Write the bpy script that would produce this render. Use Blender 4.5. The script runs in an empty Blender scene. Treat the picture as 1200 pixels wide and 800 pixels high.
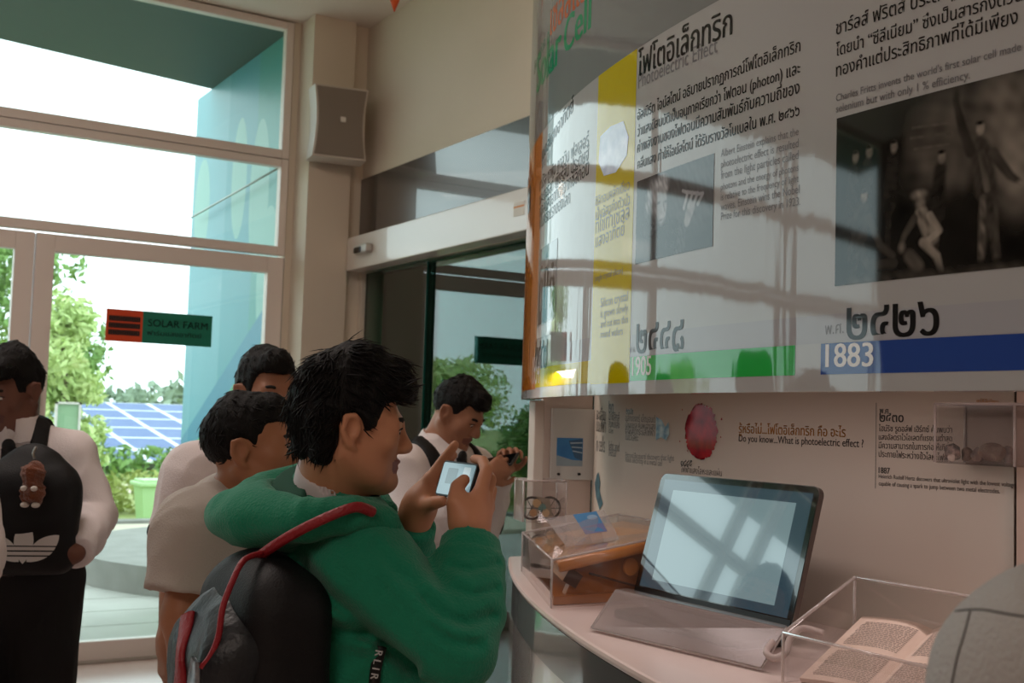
import bpy, bmesh, math, random
import numpy as np
from mathutils import Vector, Matrix
random.seed(7); RNG = np.random.default_rng(7)
SC = bpy.context.scene
COL = SC.collection
PI = math.pi

# ---------------------------------------------------------------- camera
FPX, CAM_H = 1355.0, 1.5
_vl = np.array([-840.0, -65.0, -FPX]); _vr = np.array([2200.0, -160.0, -FPX])
_dy = _vl / np.linalg.norm(_vl); _dx = _vr / np.linalg.norm(_vr)
_dx = _dx - _dy * _dx.dot(_dy); _dx /= np.linalg.norm(_dx)
_dz = np.cross(_dx, _dy)
CR = np.array([_dx, _dy, _dz])
CC = np.array([0.0, 0.0, CAM_H])
cam_data = bpy.data.cameras.new('camera'); cam = bpy.data.objects.new('camera', cam_data); COL.objects.link(cam)
cam_data.sensor_width = 36; cam_data.lens = FPX / 1200 * 36; cam_data.clip_start = 0.02; cam_data.clip_end = 600
cam.matrix_world = Matrix([list(CR[0]) + [0], list(CR[1]) + [0], list(CR[2]) + [CAM_H], [0, 0, 0, 1]])
cam_data.dof.use_dof = True; cam_data.dof.focus_distance = 2.05; cam_data.dof.aperture_fstop = 9.0
SC.camera = cam
# ---------------------------------------------------------------- exposure, sky, lamps
SC.view_settings.view_transform = 'Standard'; SC.view_settings.look = 'None'
SC.view_settings.exposure = 0.14; SC.view_settings.gamma = 1.0
SC.view_settings.use_curve_mapping = False
world = bpy.data.worlds.new('overcast_sky'); SC.world = world; world.use_nodes = True
_b = world.node_tree.nodes['Background']
_b.inputs[0].default_value = (0.82, 0.95, 1.0, 1); _b.inputs[1].default_value = 2.7
def area_lamp(name, loc, target, sx, sy, power, color):
    d = bpy.data.lights.new(name, 'AREA'); d.shape = 'RECTANGLE'; d.size = sx; d.size_y = sy; d.energy = power; d.color = color
    o = bpy.data.objects.new(name, d); COL.objects.link(o); o.location = loc
    o.rotation_euler = (Vector(target) - Vector(loc)).to_track_quat('-Z', 'Y').to_euler() if target else (0, 0, 0)
    return o
area_lamp('ceiling_lamp', (-2.2, -1.0, 3.95), (-2.2, -1.0, 0), 1.6, 1.6, 56, (1.0, 0.84, 0.74))
area_lamp('ceiling_lamp', (-0.1, 3.9, 3.98), (0.0, 4.0, 0), 1.6, 1.2, 44, (1.0, 0.86, 0.79))
area_lamp('wall_lamp', (2.3, 3.0, 3.9), (2.9, 4.6, 3.2), 0.3, 0.2, 5, (1.0, 0.60, 0.36))
area_lamp('niche_lamp', (1.45, 1.25, 1.612), None, 0.05, 2.6, 3.0, (1.0, 0.82, 0.79))

# ---------------------------------------------------------------- helpers
def srgb(c):
    if isinstance(c, str):
        c = tuple(int(c[i:i + 2], 16) / 255 for i in (0, 2, 4))
    return tuple((x / 12.92 if x <= 0.04045 else ((x + 0.055) / 1.055) ** 2.4) for x in c)
def at(px, py, d):
    return CC + CR @ (np.array([px - 600.0, 400.0 - py, -FPX]) / FPX) * d
def ray(px, py):
    return CR @ (np.array([px - 600.0, 400.0 - py, -FPX]) / FPX)
def on_x(v, px, py):
    r = ray(px, py); return CC + r * ((v - CC[0]) / r[0])
def on_y(v, px, py):
    r = ray(px, py); return CC + r * ((v - CC[1]) / r[1])
def on_z(v, px, py):
    r = ray(px, py); return CC + r * ((v - CC[2]) / r[2])
CRT = unit = None
def unit(v):
    v = np.array(v, float); return v / np.linalg.norm(v)
RIGHT = unit([CR[0][0], CR[1][0], 0]); AWAY = unit([-CR[0][2], -CR[1][2], 0]); UP = np.array([0, 0, 1.0])
def cf(r, a, z=0.0):
    return RIGHT * r + AWAY * a + UP * z
MATS = {}
def nodes_of(m):
    return m.node_tree.nodes, m.node_tree.links
def mat(name, color, rough=0.6, metal=0.0, coat=0.0, coat_rough=0.05, noise=None, bump=None, emit=None, spec=0.5, sheen=0.0, ior=None):
    """noise=(scale, color2, amount), bump=(scale, strength, stretch)"""
    if name in MATS: return MATS[name]
    m = bpy.data.materials.new(name); m.use_nodes = True; N, L = nodes_of(m)
    p = N['Principled BSDF']; c = srgb(color)
    p.inputs['Base Color'].default_value = (*c, 1); p.inputs['Roughness'].default_value = rough
    p.inputs['Metallic'].default_value = metal; p.inputs['Coat Weight'].default_value = coat
    p.inputs['Coat Roughness'].default_value = coat_rough; p.inputs['Specular IOR Level'].default_value = spec
    p.inputs['Sheen Weight'].default_value = sheen
    if ior: p.inputs['IOR'].default_value = ior
    tc = N.new('ShaderNodeTexCoord')
    if noise:
        t = N.new('ShaderNodeTexNoise'); t.inputs['Scale'].default_value = noise[0]; t.inputs['Detail'].default_value = 4
        L.new(tc.outputs['Object'], t.inputs['Vector'])
        r = N.new('ShaderNodeValToRGB'); r.color_ramp.elements[0].position = 0.35; r.color_ramp.elements[1].position = 0.65
        r.color_ramp.elements[0].color = (*c, 1); r.color_ramp.elements[1].color = (*srgb(noise[1]), 1)
        L.new(t.outputs['Fac'], r.inputs['Fac']); L.new(r.outputs['Color'], p.inputs['Base Color'])
    if bump:
        mp = N.new('ShaderNodeMapping'); L.new(tc.outputs['Object'], mp.inputs['Vector'])
        st = bump[2] if len(bump) > 2 else (1, 1, 1); mp.inputs['Scale'].default_value = st
        t = N.new('ShaderNodeTexNoise'); t.inputs['Scale'].default_value = bump[0]; t.inputs['Detail'].default_value = 3
        L.new(mp.outputs['Vector'], t.inputs['Vector'])
        b = N.new('ShaderNodeBump'); b.inputs['Strength'].default_value = bump[1]; b.inputs['Distance'].default_value = bump[3] if len(bump) > 3 else 0.01
        L.new(t.outputs['Fac'], b.inputs['Height']); L.new(b.outputs['Normal'], p.inputs['Normal'])
        if coat: L.new(b.outputs['Normal'], p.inputs['Coat Normal'])
    if emit:
        p.inputs['Emission Color'].default_value = (*srgb(emit[0]), 1); p.inputs['Emission Strength'].default_value = emit[1]
    MATS[name] = m; return m
def glass(name, tint, haze=0.0, haze_col='ffffff', ior=1.5, rough=0.0):
    """thin clear sheet: fresnel mirror over a tinted see-through, with a little milky haze"""
    if name in MATS: return MATS[name]
    m = bpy.data.materials.new(name); m.use_nodes = True; N, L = nodes_of(m)
    N.remove(N['Principled BSDF']); out = N['Material Output']
    tr = N.new('ShaderNodeBsdfTransparent'); tr.inputs[0].default_value = (*srgb(tint), 1)
    gl = N.new('ShaderNodeBsdfGlossy'); gl.inputs['Roughness'].default_value = rough; gl.inputs['Color'].default_value = (1, 1, 1, 1)
    ge = N.new('ShaderNodeNewGeometry'); mx = N.new('ShaderNodeMix'); mx.data_type = 'FLOAT'
    L.new(ge.outputs['Backfacing'], mx.inputs[0]); mx.inputs[2].default_value = ior; mx.inputs[3].default_value = 1 / ior
    fr = N.new('ShaderNodeFresnel'); L.new(mx.outputs[0], fr.inputs['IOR'])
    base = tr
    if haze:
        df = N.new('ShaderNodeBsdfDiffuse'); df.inputs[0].default_value = (*srgb(haze_col), 1)
        ms = N.new('ShaderNodeMixShader'); ms.inputs[0].default_value = haze
        L.new(tr.outputs[0], ms.inputs[1]); L.new(df.outputs[0], ms.inputs[2]); base = ms
    m2 = N.new('ShaderNodeMixShader'); L.new(fr.outputs[0], m2.inputs[0]); L.new(base.outputs[0], m2.inputs[1]); L.new(gl.outputs[0], m2.inputs[2])
    L.new(m2.outputs[0], out.inputs['Surface'])
    MATS[name] = m; return m
def wo(o):
    v = np.zeros(3)
    while o is not None:
        v += np.array(o.location); o = o.parent
    return v
def obj(name, V, F, m, parent=None, smooth=False, mats=None, mi=None, kind=None):
    me = bpy.data.meshes.new(name)
    V = np.asarray(V, float)
    if parent is not None: V = V - wo(parent)
    me.from_pydata(V.tolist(), [], [list(map(int, f)) for f in F])
    for x in (mats or [m]): me.materials.append(x)
    if mi is not None: me.polygons.foreach_set('material_index', np.asarray(mi, np.int32))
    if smooth: me.polygons.foreach_set('use_smooth', [True] * len(me.polygons))
    me.update()
    o = bpy.data.objects.new(name, me); COL.objects.link(o)
    if parent is not None: o.parent = parent
    if kind: o['kind'] = kind
    return o
def thing(name, label, cat, loc=(0, 0, 0), group=None):
    o = bpy.data.objects.new(name, None); COL.objects.link(o); o.location = tuple(map(float, loc)); o.empty_display_size = 0.05
    return tag(o, label, cat, group)
def tag(o, label, cat, group=None, kind=None):
    o['label'] = label; o['category'] = cat
    if group: o['group'] = group
    if kind: o['kind'] = kind
    return o
class MB:
    """collects simple shapes into one mesh"""
    def __init__(s): s.V = []; s.F = []; s.n = 0
    def add(s, V, F):
        V = np.asarray(V, float); s.V.append(V); s.F += [[i + s.n for i in f] for f in F]; s.n += len(V); return s
    def box(s, lo, hi, bev=0.0, M=None, o=None):
        bm = bmesh.new(); bmesh.ops.create_cube(bm, size=1)
        lo = np.array(lo, float); hi = np.array(hi, float)
        for v in bm.verts: v.co = Vector((lo + hi) / 2 + np.array(v.co) * (hi - lo))
        if bev: bmesh.ops.bevel(bm, geom=bm.edges[:] , offset=bev, segments=2, affect='EDGES', profile=0.5)
        bm.verts.index_update()
        V = np.array([v.co[:] for v in bm.verts]); F = [[v.index for v in f.verts] for f in bm.faces]; bm.free()
        if M is not None: V = V @ np.array(M).T
        if o is not None: V = V + np.array(o)
        return s.add(V, F)
    def tube(s, pts, r, n=8, cap=True):
        pts = [np.array(p, float) for p in pts]; rs = r if hasattr(r, '__len__') else [r] * len(pts)
        V = []; F = []; prev = None
        for i, p in enumerate(pts):
            t = unit(pts[min(i + 1, len(pts) - 1)] - pts[max(i - 1, 0)])
            if prev is None:
                a = np.array([0, 0, 1.0]) if abs(t[2]) < 0.9 else np.array([1.0, 0, 0])
                x = unit(np.cross(a, t))
            else: x = unit(prev - t * prev.dot(t))
            prev = x; y = np.cross(t, x)
            for k in range(n):
                a = 2 * PI * k / n; V.append(p + rs[i] * (x * math.cos(a) + y * math.sin(a)))
        for i in range(len(pts) - 1):
            for k in range(n):
                F.append([i * n + k, i * n + (k + 1) % n, (i + 1) * n + (k + 1) % n, (i + 1) * n + k])
        if cap: F.append(list(range(n))[::-1]); F.append([(len(pts) - 1) * n + k for k in range(n)])
        return s.add(V, F)
    def prism(s, poly, z0, z1):
        n = len(poly); V = [(x, y, z0) for x, y in poly] + [(x, y, z1) for x, y in poly]
        F = [list(range(n))[::-1], list(range(n, 2 * n))] + [[i, (i + 1) % n, n + (i + 1) % n, n + i] for i in range(n)]
        return s.add(V, F)
    def build(s, name, m, parent=None, smooth=False, kind=None):
        return obj(name, np.concatenate(s.V), s.F, m, parent, smooth, kind=kind)
def struct(name, mb, m):
    o = mb.build(name, m); o['kind'] = 'structure'; return o
def box(lo, hi, bev=0.0): return MB().box(lo, hi, bev)

# ---------------------------------------------------------------- writing
_tcache = {}
def glyphs(body):
    if body in _tcache: return _tcache[body]
    cu = bpy.data.curves.new('writing', 'FONT'); cu.body = body; cu.size = 1.0; cu.resolution_u = 3
    o = bpy.data.objects.new('writing', cu); COL.objects.link(o)
    me = bpy.data.meshes.new_from_object(o.evaluated_get(bpy.context.evaluated_depsgraph_get()))
    V = np.array([v.co[:2] for v in me.vertices]).reshape(-1, 2); F = [list(p.vertices) for p in me.polygons]
    bpy.data.objects.remove(o); bpy.data.curves.remove(cu); bpy.data.meshes.remove(me)
    _tcache[body] = (V, F); return V, F
class Writing:
    """lines of lettering laid on a mapped surface (u, v) -> point"""
    def __init__(s, fmap, off=0.0008): s.f = fmap; s.mb = MB(); s.off = off
    def line(s, body, a, b, stretch=1.0, bold=0.0, height=None):
        V, F = glyphs(body)
        if not len(V): return s
        x0, x1 = V[:, 0].min(), V[:, 0].max(); a = np.array(a, float); b = np.array(b, float)
        sx = (b[0] - a[0]) / (x1 - x0); sy = height if height else abs(sx) * stretch
        for dx in ([0] if not bold else [-bold, 0, bold]):
            t = (V[:, 0] - x0) / (x1 - x0)
            u = a[0] + (b[0] - a[0]) * t + dx * abs(sx); v = a[1] + (b[1] - a[1]) * t + V[:, 1] * sy
            s.mb.add(s.f(u, v, s.off + (0.0001 if dx else 0)), F)
        return s
    def build(s, name, m, parent): return s.mb.build(name, m, parent)
def patch(fmap, u0, u1, v0, v1, off, nu=24, nv=1, th=0.0):
    us = np.linspace(u0, u1, nu + 1); vs = np.linspace(v0, v1, nv + 1)
    U, W = np.meshgrid(us, vs, indexing='ij'); P = fmap(U.ravel(), W.ravel(), off)
    F = [[i * (nv + 1) + j, (i + 1) * (nv + 1) + j, (i + 1) * (nv + 1) + j + 1, i * (nv + 1) + j + 1] for i in range(nu) for j in range(nv)]
    return P, F
def flatpoly(fmap, pts, off, sub=0):
    """polygon (concave allowed) on a mapped surface"""
    bm = bmesh.new(); vs = [bm.verts.new((p[0], p[1], 0)) for p in pts]; bm.faces.new(vs)
    bmesh.ops.triangulate(bm, faces=bm.faces[:]); bm.verts.index_update()
    V = np.array([v.co[:2] for v in bm.verts]); F = [[v.index for v in f.verts] for f in bm.faces]; bm.free()
    return fmap(V[:, 0], V[:, 1], off), F

# ---------------------------------------------------------------- soft modelling: blended volumes turned into one surface
def p_chain(pts, rs, k=0.02, op='u', mat=0):
    pts = np.array(pts, float); rs = np.array(rs, float) if hasattr(rs, '__len__') else np.full(len(pts), float(rs))
    def f(P):
        d = None
        for i in range(len(pts) - 1):
            ba = pts[i + 1] - pts[i]; pa = P - pts[i]
            t = np.clip(pa @ ba / max(ba @ ba, 1e-12), 0, 1)
            q = pa - t[..., None] * ba
            e = np.sqrt((q * q).sum(-1)) - (rs[i] + (rs[i + 1] - rs[i]) * t)
            d = e if d is None else np.minimum(d, e)
        return d
    lo = (pts - rs[:, None]).min(0); hi = (pts + rs[:, None]).max(0)
    return dict(f=f, k=k, op=op, lo=lo, hi=hi, mat=mat)
def p_ell(c, r, Rm=None, k=0.03, op='u', mat=0):
    c = np.array(c, float); r = np.array(r, float)
    Rm = np.eye(3) if Rm is None else np.array(Rm, float)          # columns = local axes
    def f(P):
        q = (P - c) @ Rm
        k0 = np.sqrt(((q / r) ** 2).sum(-1)); k1 = np.sqrt(((q / r ** 2) ** 2).sum(-1))
        return np.where(k1 < 1e-9, -r.min(), k0 * (k0 - 1) / np.maximum(k1, 1e-9))
    e = np.sqrt(((Rm * r) ** 2).sum(1))
    return dict(f=f, k=k, op=op, lo=c - e, hi=c + e, mat=mat)
def p_box(c, h, rad=0.005, Rm=None, k=0.01, op='u', mat=0):
    c = np.array(c, float); h = np.array(h, float); Rm = np.eye(3) if Rm is None else np.array(Rm, float)
    def f(P):
        q = np.abs((P - c) @ Rm) - (h - rad)
        return np.sqrt((np.maximum(q, 0) ** 2).sum(-1)) + np.minimum(q.max(-1), 0) - rad
    e = (np.abs(Rm) * h).sum(1)
    return dict(f=f, k=k, op=op, lo=c - e, hi=c + e, mat=mat)
def p_cone(a, b, r1, r2, k=0.01, op='u', mat=0):
    """flat ended cone"""
    a = np.array(a, float); b = np.array(b, float); L = np.linalg.norm(b - a); ax = (b - a) / L
    def f(P):
        pa = P - a; y = pa @ ax; x = np.sqrt(np.maximum((pa * pa).sum(-1) - y * y, 0))
        t = np.clip(y / L, 0, 1); dr = x - (r1 + (r2 - r1) * t); dy = np.abs(y - L / 2) - L / 2
        return np.minimum(np.maximum(dr, dy), 0) + np.sqrt(np.maximum(dr, 0) ** 2 + np.maximum(dy, 0) ** 2)
    r = max(r1, r2)
    return dict(f=f, k=k, op=op, lo=np.minimum(a, b) - r, hi=np.maximum(a, b) + r, mat=mat)
def p_plane(p, n, k=0.004, op='s'):
    """half space on the side the normal points away from; op 's' cuts away what lies on the normal's side"""
    p = np.array(p, float); n = unit(n)
    return dict(f=lambda P: -((P - p) @ n), k=k, op=op, lo=None, hi=None, mat=0)
def sdf_mesh(name, prims, h, m, parent=None, disp=None, mats=None, matfn=None, relax=1, B=10):
    us = [p for p in prims if p['op'] == 'u']
    lo = np.min([p['lo'] for p in us], 0) - 4 * h - 0.02; hi = np.max([p['hi'] for p in us], 0) + 4 * h + 0.02
    s = B * h; nb = np.ceil((hi - lo) / s).astype(int)
    bi = np.stack(np.meshgrid(*[np.arange(n) for n in nb], indexing='ij'), -1).reshape(-1, 3)
    cen = lo + (bi + 0.5) * s; hd = s * 0.87
    dist = [p['f'](cen) for p in prims]
    mn = np.min([d for d, p in zip(dist, prims) if p['op'] == 'u'], 0)
    act = np.abs(mn) < hd * 2.2 + 0.03
    kmax = max(p['k'] for p in prims)
    # a closer look: evaluate the whole field at the centres
    def field(P, sel=None, dc=None):
        D = np.full(P.shape[:-1], 9.0)
        for i, p in enumerate(prims):
            if sel is None: need = slice(None)
            else:
                need = np.nonzero(sel[i])[0]
                if not len(need): continue
            d = p['f'](P[need]); a = D[need]; k = p['k']
            if p['op'] == 'u':
                q = np.maximum(k - np.abs(a - d), 0) / k; D[need] = np.minimum(a, d) - q * q * k * 0.25
            else:
                if p['op'] == 's': d = -d
                q = np.maximum(k - np.abs(a - d), 0) / k; D[need] = np.maximum(a, d) + q * q * k * 0.25
        if disp is not None: D = D - disp(P)
        return D
    fc = field(cen[act]); idx = np.nonzero(act)[0][np.abs(fc) < hd * 1.35 + 0.012]
    bi = bi[idx]; cen = cen[idx]; mn = mn[idx]
    sel = []
    for d, p in zip(dist, prims):
        d = d[idx]
        sel.append(d < mn + 2.6 * hd + p['k'] + 0.01 if p['op'] == 'u' else (d < 1.8 * hd + p['k'] + 0.02 if p['op'] == 's' else np.ones(len(d), bool)))
    g = np.stack(np.meshgrid(*[np.arange(B + 1)] * 3, indexing='ij'), -1).reshape(-1, 3)
    P = lo + (bi[:, None, :] * B + g[None]) * h
    val = field(P, sel).reshape(-1, B + 1, B + 1, B + 1)
    inside = val < 0
    cs = [(0, 0, 0), (1, 0, 0), (0, 1, 0), (1, 1, 0), (0, 0, 1), (1, 0, 1), (0, 1, 1), (1, 1, 1)]
    cor = np.stack([val[:, a:a + B, b:b + B, c:c + B] for a, b, c in cs], -1)
    cnt = (cor < 0).sum(-1); mix = np.nonzero((cnt > 0) & (cnt < 8))
    cv = cor[mix]; acc = np.zeros((len(cv), 3)); num = np.zeros(len(cv)); csa = np.array(cs, float)
    for i in range(8):
        for j in range(i + 1, 8):
            if np.abs(csa[i] - csa[j]).sum() != 1: continue
            w = (cv[:, i] < 0) != (cv[:, j] < 0)
            t = np.where(w, cv[:, i] / np.where(w, cv[:, i] - cv[:, j], 1), 0)[:, None]
            acc += np.where(w[:, None], csa[i] + (csa[j] - csa[i]) * t, 0); num += w
    NB = nb * B + 2
    cell = bi[mix[0]] * B + np.stack(mix[1:], -1)
    V = lo + (cell + acc / num[:, None]) * h
    def cid(c): return (c[..., 0] * NB[1] + c[..., 1]) * NB[2] + c[..., 2]
    ids = cid(cell); order = np.argsort(ids); ids = ids[order]; V = V[order]
    quads = []
    for ax in range(3):
        o = [0, 0, 0]; o[ax] = 1
        a = inside[:, :B, :B, :B]; b = inside[:, o[0]:B + o[0], o[1]:B + o[1], o[2]:B + o[2]]
        e = np.nonzero(a != b); c = bi[e[0]] * B + np.stack(e[1:], -1); flip = a[e]
        u, w = (ax + 1) % 3, (ax + 2) % 3
        du = np.zeros(3, int); du[u] = 1; dw = np.zeros(3, int); dw[w] = 1
        q = np.stack([cid(c), cid(c - du), cid(c - du - dw), cid(c - dw)], -1)
        pos = np.clip(np.searchsorted(ids, q), 0, len(ids) - 1); ok = (ids[pos] == q).all(-1)
        pos = pos[ok]; fl = flip[ok]; pos[~fl] = pos[~fl][:, ::-1]; quads.append(pos)
    Q = np.concatenate(quads)
    for _ in range(relax):
        S = np.zeros_like(V); n = np.zeros(len(V))
        for a, b in ((0, 1), (1, 2), (2, 3), (3, 0)):
            np.add.at(S, Q[:, a], V[Q[:, b]]); np.add.at(n, Q[:, a], 1)
            np.add.at(S, Q[:, b], V[Q[:, a]]); np.add.at(n, Q[:, b], 1)
        V = V * 0.5 + S / np.maximum(n, 1)[:, None] * 0.5
    mi = None
    if mats is not None:
        fcn = V[Q].mean(1)
        if matfn is not None: mi = matfn(fcn)
        else:
            dd = np.stack([p['f'](fcn) - 0.0 for p in us], 0); mi = np.array([p['mat'] for p in us])[dd.argmin(0)]
    return obj(name, V, Q, m, parent, True, mats=mats, mi=mi)
def wob(P, s, seed=0):
    """cheap smooth noise, about -1..1"""
    r = np.random.default_rng(seed); out = 0
    for i in range(5):
        d = r.normal(size=3); d /= np.linalg.norm(d); f = s * (0.6 + 0.35 * i)
        out = out + np.sin(P @ d * f + r.uniform(0, 6.28)) / (1 + 0.3 * i)
    return out / 2.6
def frame(fwd, up):
    f = unit(fwd); r = unit(np.cross(f, up)); u = np.cross(r, f)
    return np.stack([r, f, u], 1)        # columns: right, forward, up

# ---------------------------------------------------------------- the room
YF, XR, ZC = 7.18, 3.1, 4.07          # glazed front, wall on the right, ceiling
M_wall = mat('wall_paint', 'd8cdbd', 0.7, noise=(1.2, 'd4c9b8', 1))
M_white = mat('white_paint', 'd9d2c8', 0.5)
M_ceil = mat('ceiling_paint', 'e2dacf', 0.8)
M_frame = mat('aluminium_frame_paint', 'e4d9d2', 0.45)
M_floor = mat('floor_tile', 'd3b9b0', 0.22, noise=(3, 'cbb0a8', 1))
struct('floor', box((-5.45, -4, -0.1), (XR + 3.2, YF + 0.06, 0)), M_floor)
struct('ceiling', box((-5.55, -4.1, ZC), (XR + 0.2, YF + 0.12, ZC + 0.12)), M_ceil)
struct('wall_left', box((-5.55, -4, 0), (-5.45, YF, ZC)), mat('unseen_wall_dark_brown', '4d433b', .8))  # unseen wall, kept dark so its mirror image on the board stays dim
struct('wall_back', box((-5.55, -4.1, 0), (XR + 0.2, -4, ZC)), M_wall)
b = MB(); b.box((XR, -4, 0), (XR + 0.16, 3.6, ZC)); b.box((XR, 3.6, 2.44), (XR + 0.16, YF, ZC)); b.box((XR, 6.92, 0), (XR + 0.16, YF, 2.44))
struct('wall_right', b, M_wall)
b = MB(); b.box((2.70, 6.92, 0), (2.99, YF + 0.1, ZC)); b.box((2.99, 6.97, 0), (XR, YF + 0.1, ZC)); b.box((2.655, YF - 0.02, 0), (2.70, YF + 0.1, ZC))
struct('wall_front', b, M_wall)
# dark glossy band and white beam over the sliding doors
M_band = mat('dark_glass_band', '4a4440', 0.25, coat=1.0, coat_rough=0.03)
struct('trim_1', box((XR - 0.012, 3.2, 2.642), (XR - 0.001, 6.965, 3.045)), M_band)
M_beam = mat('gloss_white_beam', 'd4ccc4', 0.25, coat=0.6, coat_rough=0.05)
struct('trim_2', box((XR - 0.115, 3.2, 2.425), (XR - 0.001, 6.915, 2.64), 0.006), M_beam)

# glazed front: frames with their panes, one object per opening
M_glass = glass('clear_pane', 'f6fbf9')
M_teal = glass('green_edged_pane', 'a3cbc4', ior=1.62)
M_teal_edge = mat('pane_edge', '0d4a40', 0.2)
M_dark = mat('black_rubber', '141414', 0.6)
def framed(name, x0, x1, z0, z1, fw, y=YF, depth=0.07, parent_label=None):
    f = MB()
    f.box((x0, y - depth / 2, z0), (x0 + fw, y + depth / 2, z1), 0.004); f.box((x1 - fw, y - depth / 2, z0), (x1, y + depth / 2, z1), 0.004)
    f.box((x0 + fw, y - depth / 2, z1 - fw), (x1 - fw, y + depth / 2, z1), 0.004); f.box((x0 + fw, y - depth / 2, z0), (x1 - fw, y + depth / 2, z0 + fw * 1.15), 0.004)
    o = struct(name, f, M_frame)
    box((x0 + fw - 0.005, y - 0.004, z0 + fw), (x1 - fw + 0.005, y + 0.004, z1 - fw + 0.005)).build('pane', M_glass, o)
    return o
d1 = framed('door_1', -0.40, 1.128, 0.0, 2.50, 0.105)
d2 = framed('door_2', 1.136, 2.645, 0.0, 2.50, 0.105)
for o, x in ((d1, 1.075), (d2, 1.19)):
    h = MB(); h.tube([(x, YF - 0.035, 1.30), (x, YF - 0.075, 1.30), (x, YF - 0.075, 1.72), (x, YF - 0.035, 1.72)], 0.011, 8)
    h.build('handle', mat('brushed_steel', '8a8682', 0.35, 0.9), o, True)
xs = [-5.42, -3.30, -2.97, -0.40]
n = 1
for a, c in zip(xs[:-1], xs[1:]):
    framed('window_%d' % n, a, c - 0.01, 0.0, 2.50, 0.075); n += 1
for a, c in ((-5.42, -3.30), (-3.30, -2.97), (-2.97, -0.40), (-0.40, 2.655)):
    framed('window_%d' % n, a, c - 0.006, 2.515, 3.145, 0.05); n += 1
    framed('window_%d' % n, a, c - 0.006, 3.15, 4.06, 0.05); n += 1
struct('trim_3', box((-5.45, YF - 0.09, -0.001), (2.69, YF + 0.09, 0.012)), mat('steel_sill', 'a8a29a', 0.4, 0.3))

# sliding doors in the right wall and the dim room behind
def slide(name, y0, y1, x):
    o = struct(name, box((x - 0.006, y0, 0.012), (x + 0.006, y1, 2.42)), M_teal)
    b = MB(); b.box((x - 0.007, y0 - 0.004, 0.012), (x + 0.007, y0, 2.42)); b.box((x - 0.007, y1, 0.012), (x + 0.007, y1 + 0.004, 2.42))
    b.build('pane_edge', M_teal_edge, o); return o
slide('door_3', 6.05, 6.90, XR + 0.03); slide('door_4', 4.75, 6.10, XR + 0.06); slide('door_5', 3.62, 4.80, XR + 0.03)
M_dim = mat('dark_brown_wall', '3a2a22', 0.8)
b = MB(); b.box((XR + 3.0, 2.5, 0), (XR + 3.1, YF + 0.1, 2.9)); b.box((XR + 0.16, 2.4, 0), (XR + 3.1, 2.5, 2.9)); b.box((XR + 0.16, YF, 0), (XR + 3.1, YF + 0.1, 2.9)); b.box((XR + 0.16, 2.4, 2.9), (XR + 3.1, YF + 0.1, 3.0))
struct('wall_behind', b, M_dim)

# ---------------------------------------------------------------- outside
M_pave = mat('concrete_paving', 'b9b6ae', 0.85, noise=(2, 'aeaaa2', 1))
M_conc = mat('grey_concrete', '8f8d86', 0.9, noise=(5, '85837c', 1))
M_grav = mat('grey_gravel', '55534e', 0.95, noise=(60, '716e66', 1), bump=(80, 0.6))
M_grass = mat('lawn_grass', 'a3ac6e', 0.95, noise=(6, '939f5a', 1), bump=(60, 0.5))
struct('ground', box((-80, YF + 0.1, -0.5), (120, 160, -0.13)), M_grass)
struct('path_1', box((-9, YF + 0.09, -0.3), (2.66, 8.15, -0.06)), M_grav)
b = MB()
for k in range(9):
    b.box((-9, 8.16 + 0.62 * k, -0.3), (9, 8.16 + 0.62 * k + 0.605, -0.085))
struct('path_2', b, M_pave)
struct('kerb_1', box((-9, 13.75, -0.3), (12, 15.6, -0.02)), mat('pale_sand_path', 'c5bba6', 0.9))
struct('kerb_2', box((-9, 15.62, -0.3), (14, 15.9, 0.02)), M_conc)
struct('road', box((-60, 22.5, -0.3), (60, 25.0, -0.10)), mat('pale_road', 'd8ccb8', 0.9))
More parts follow.
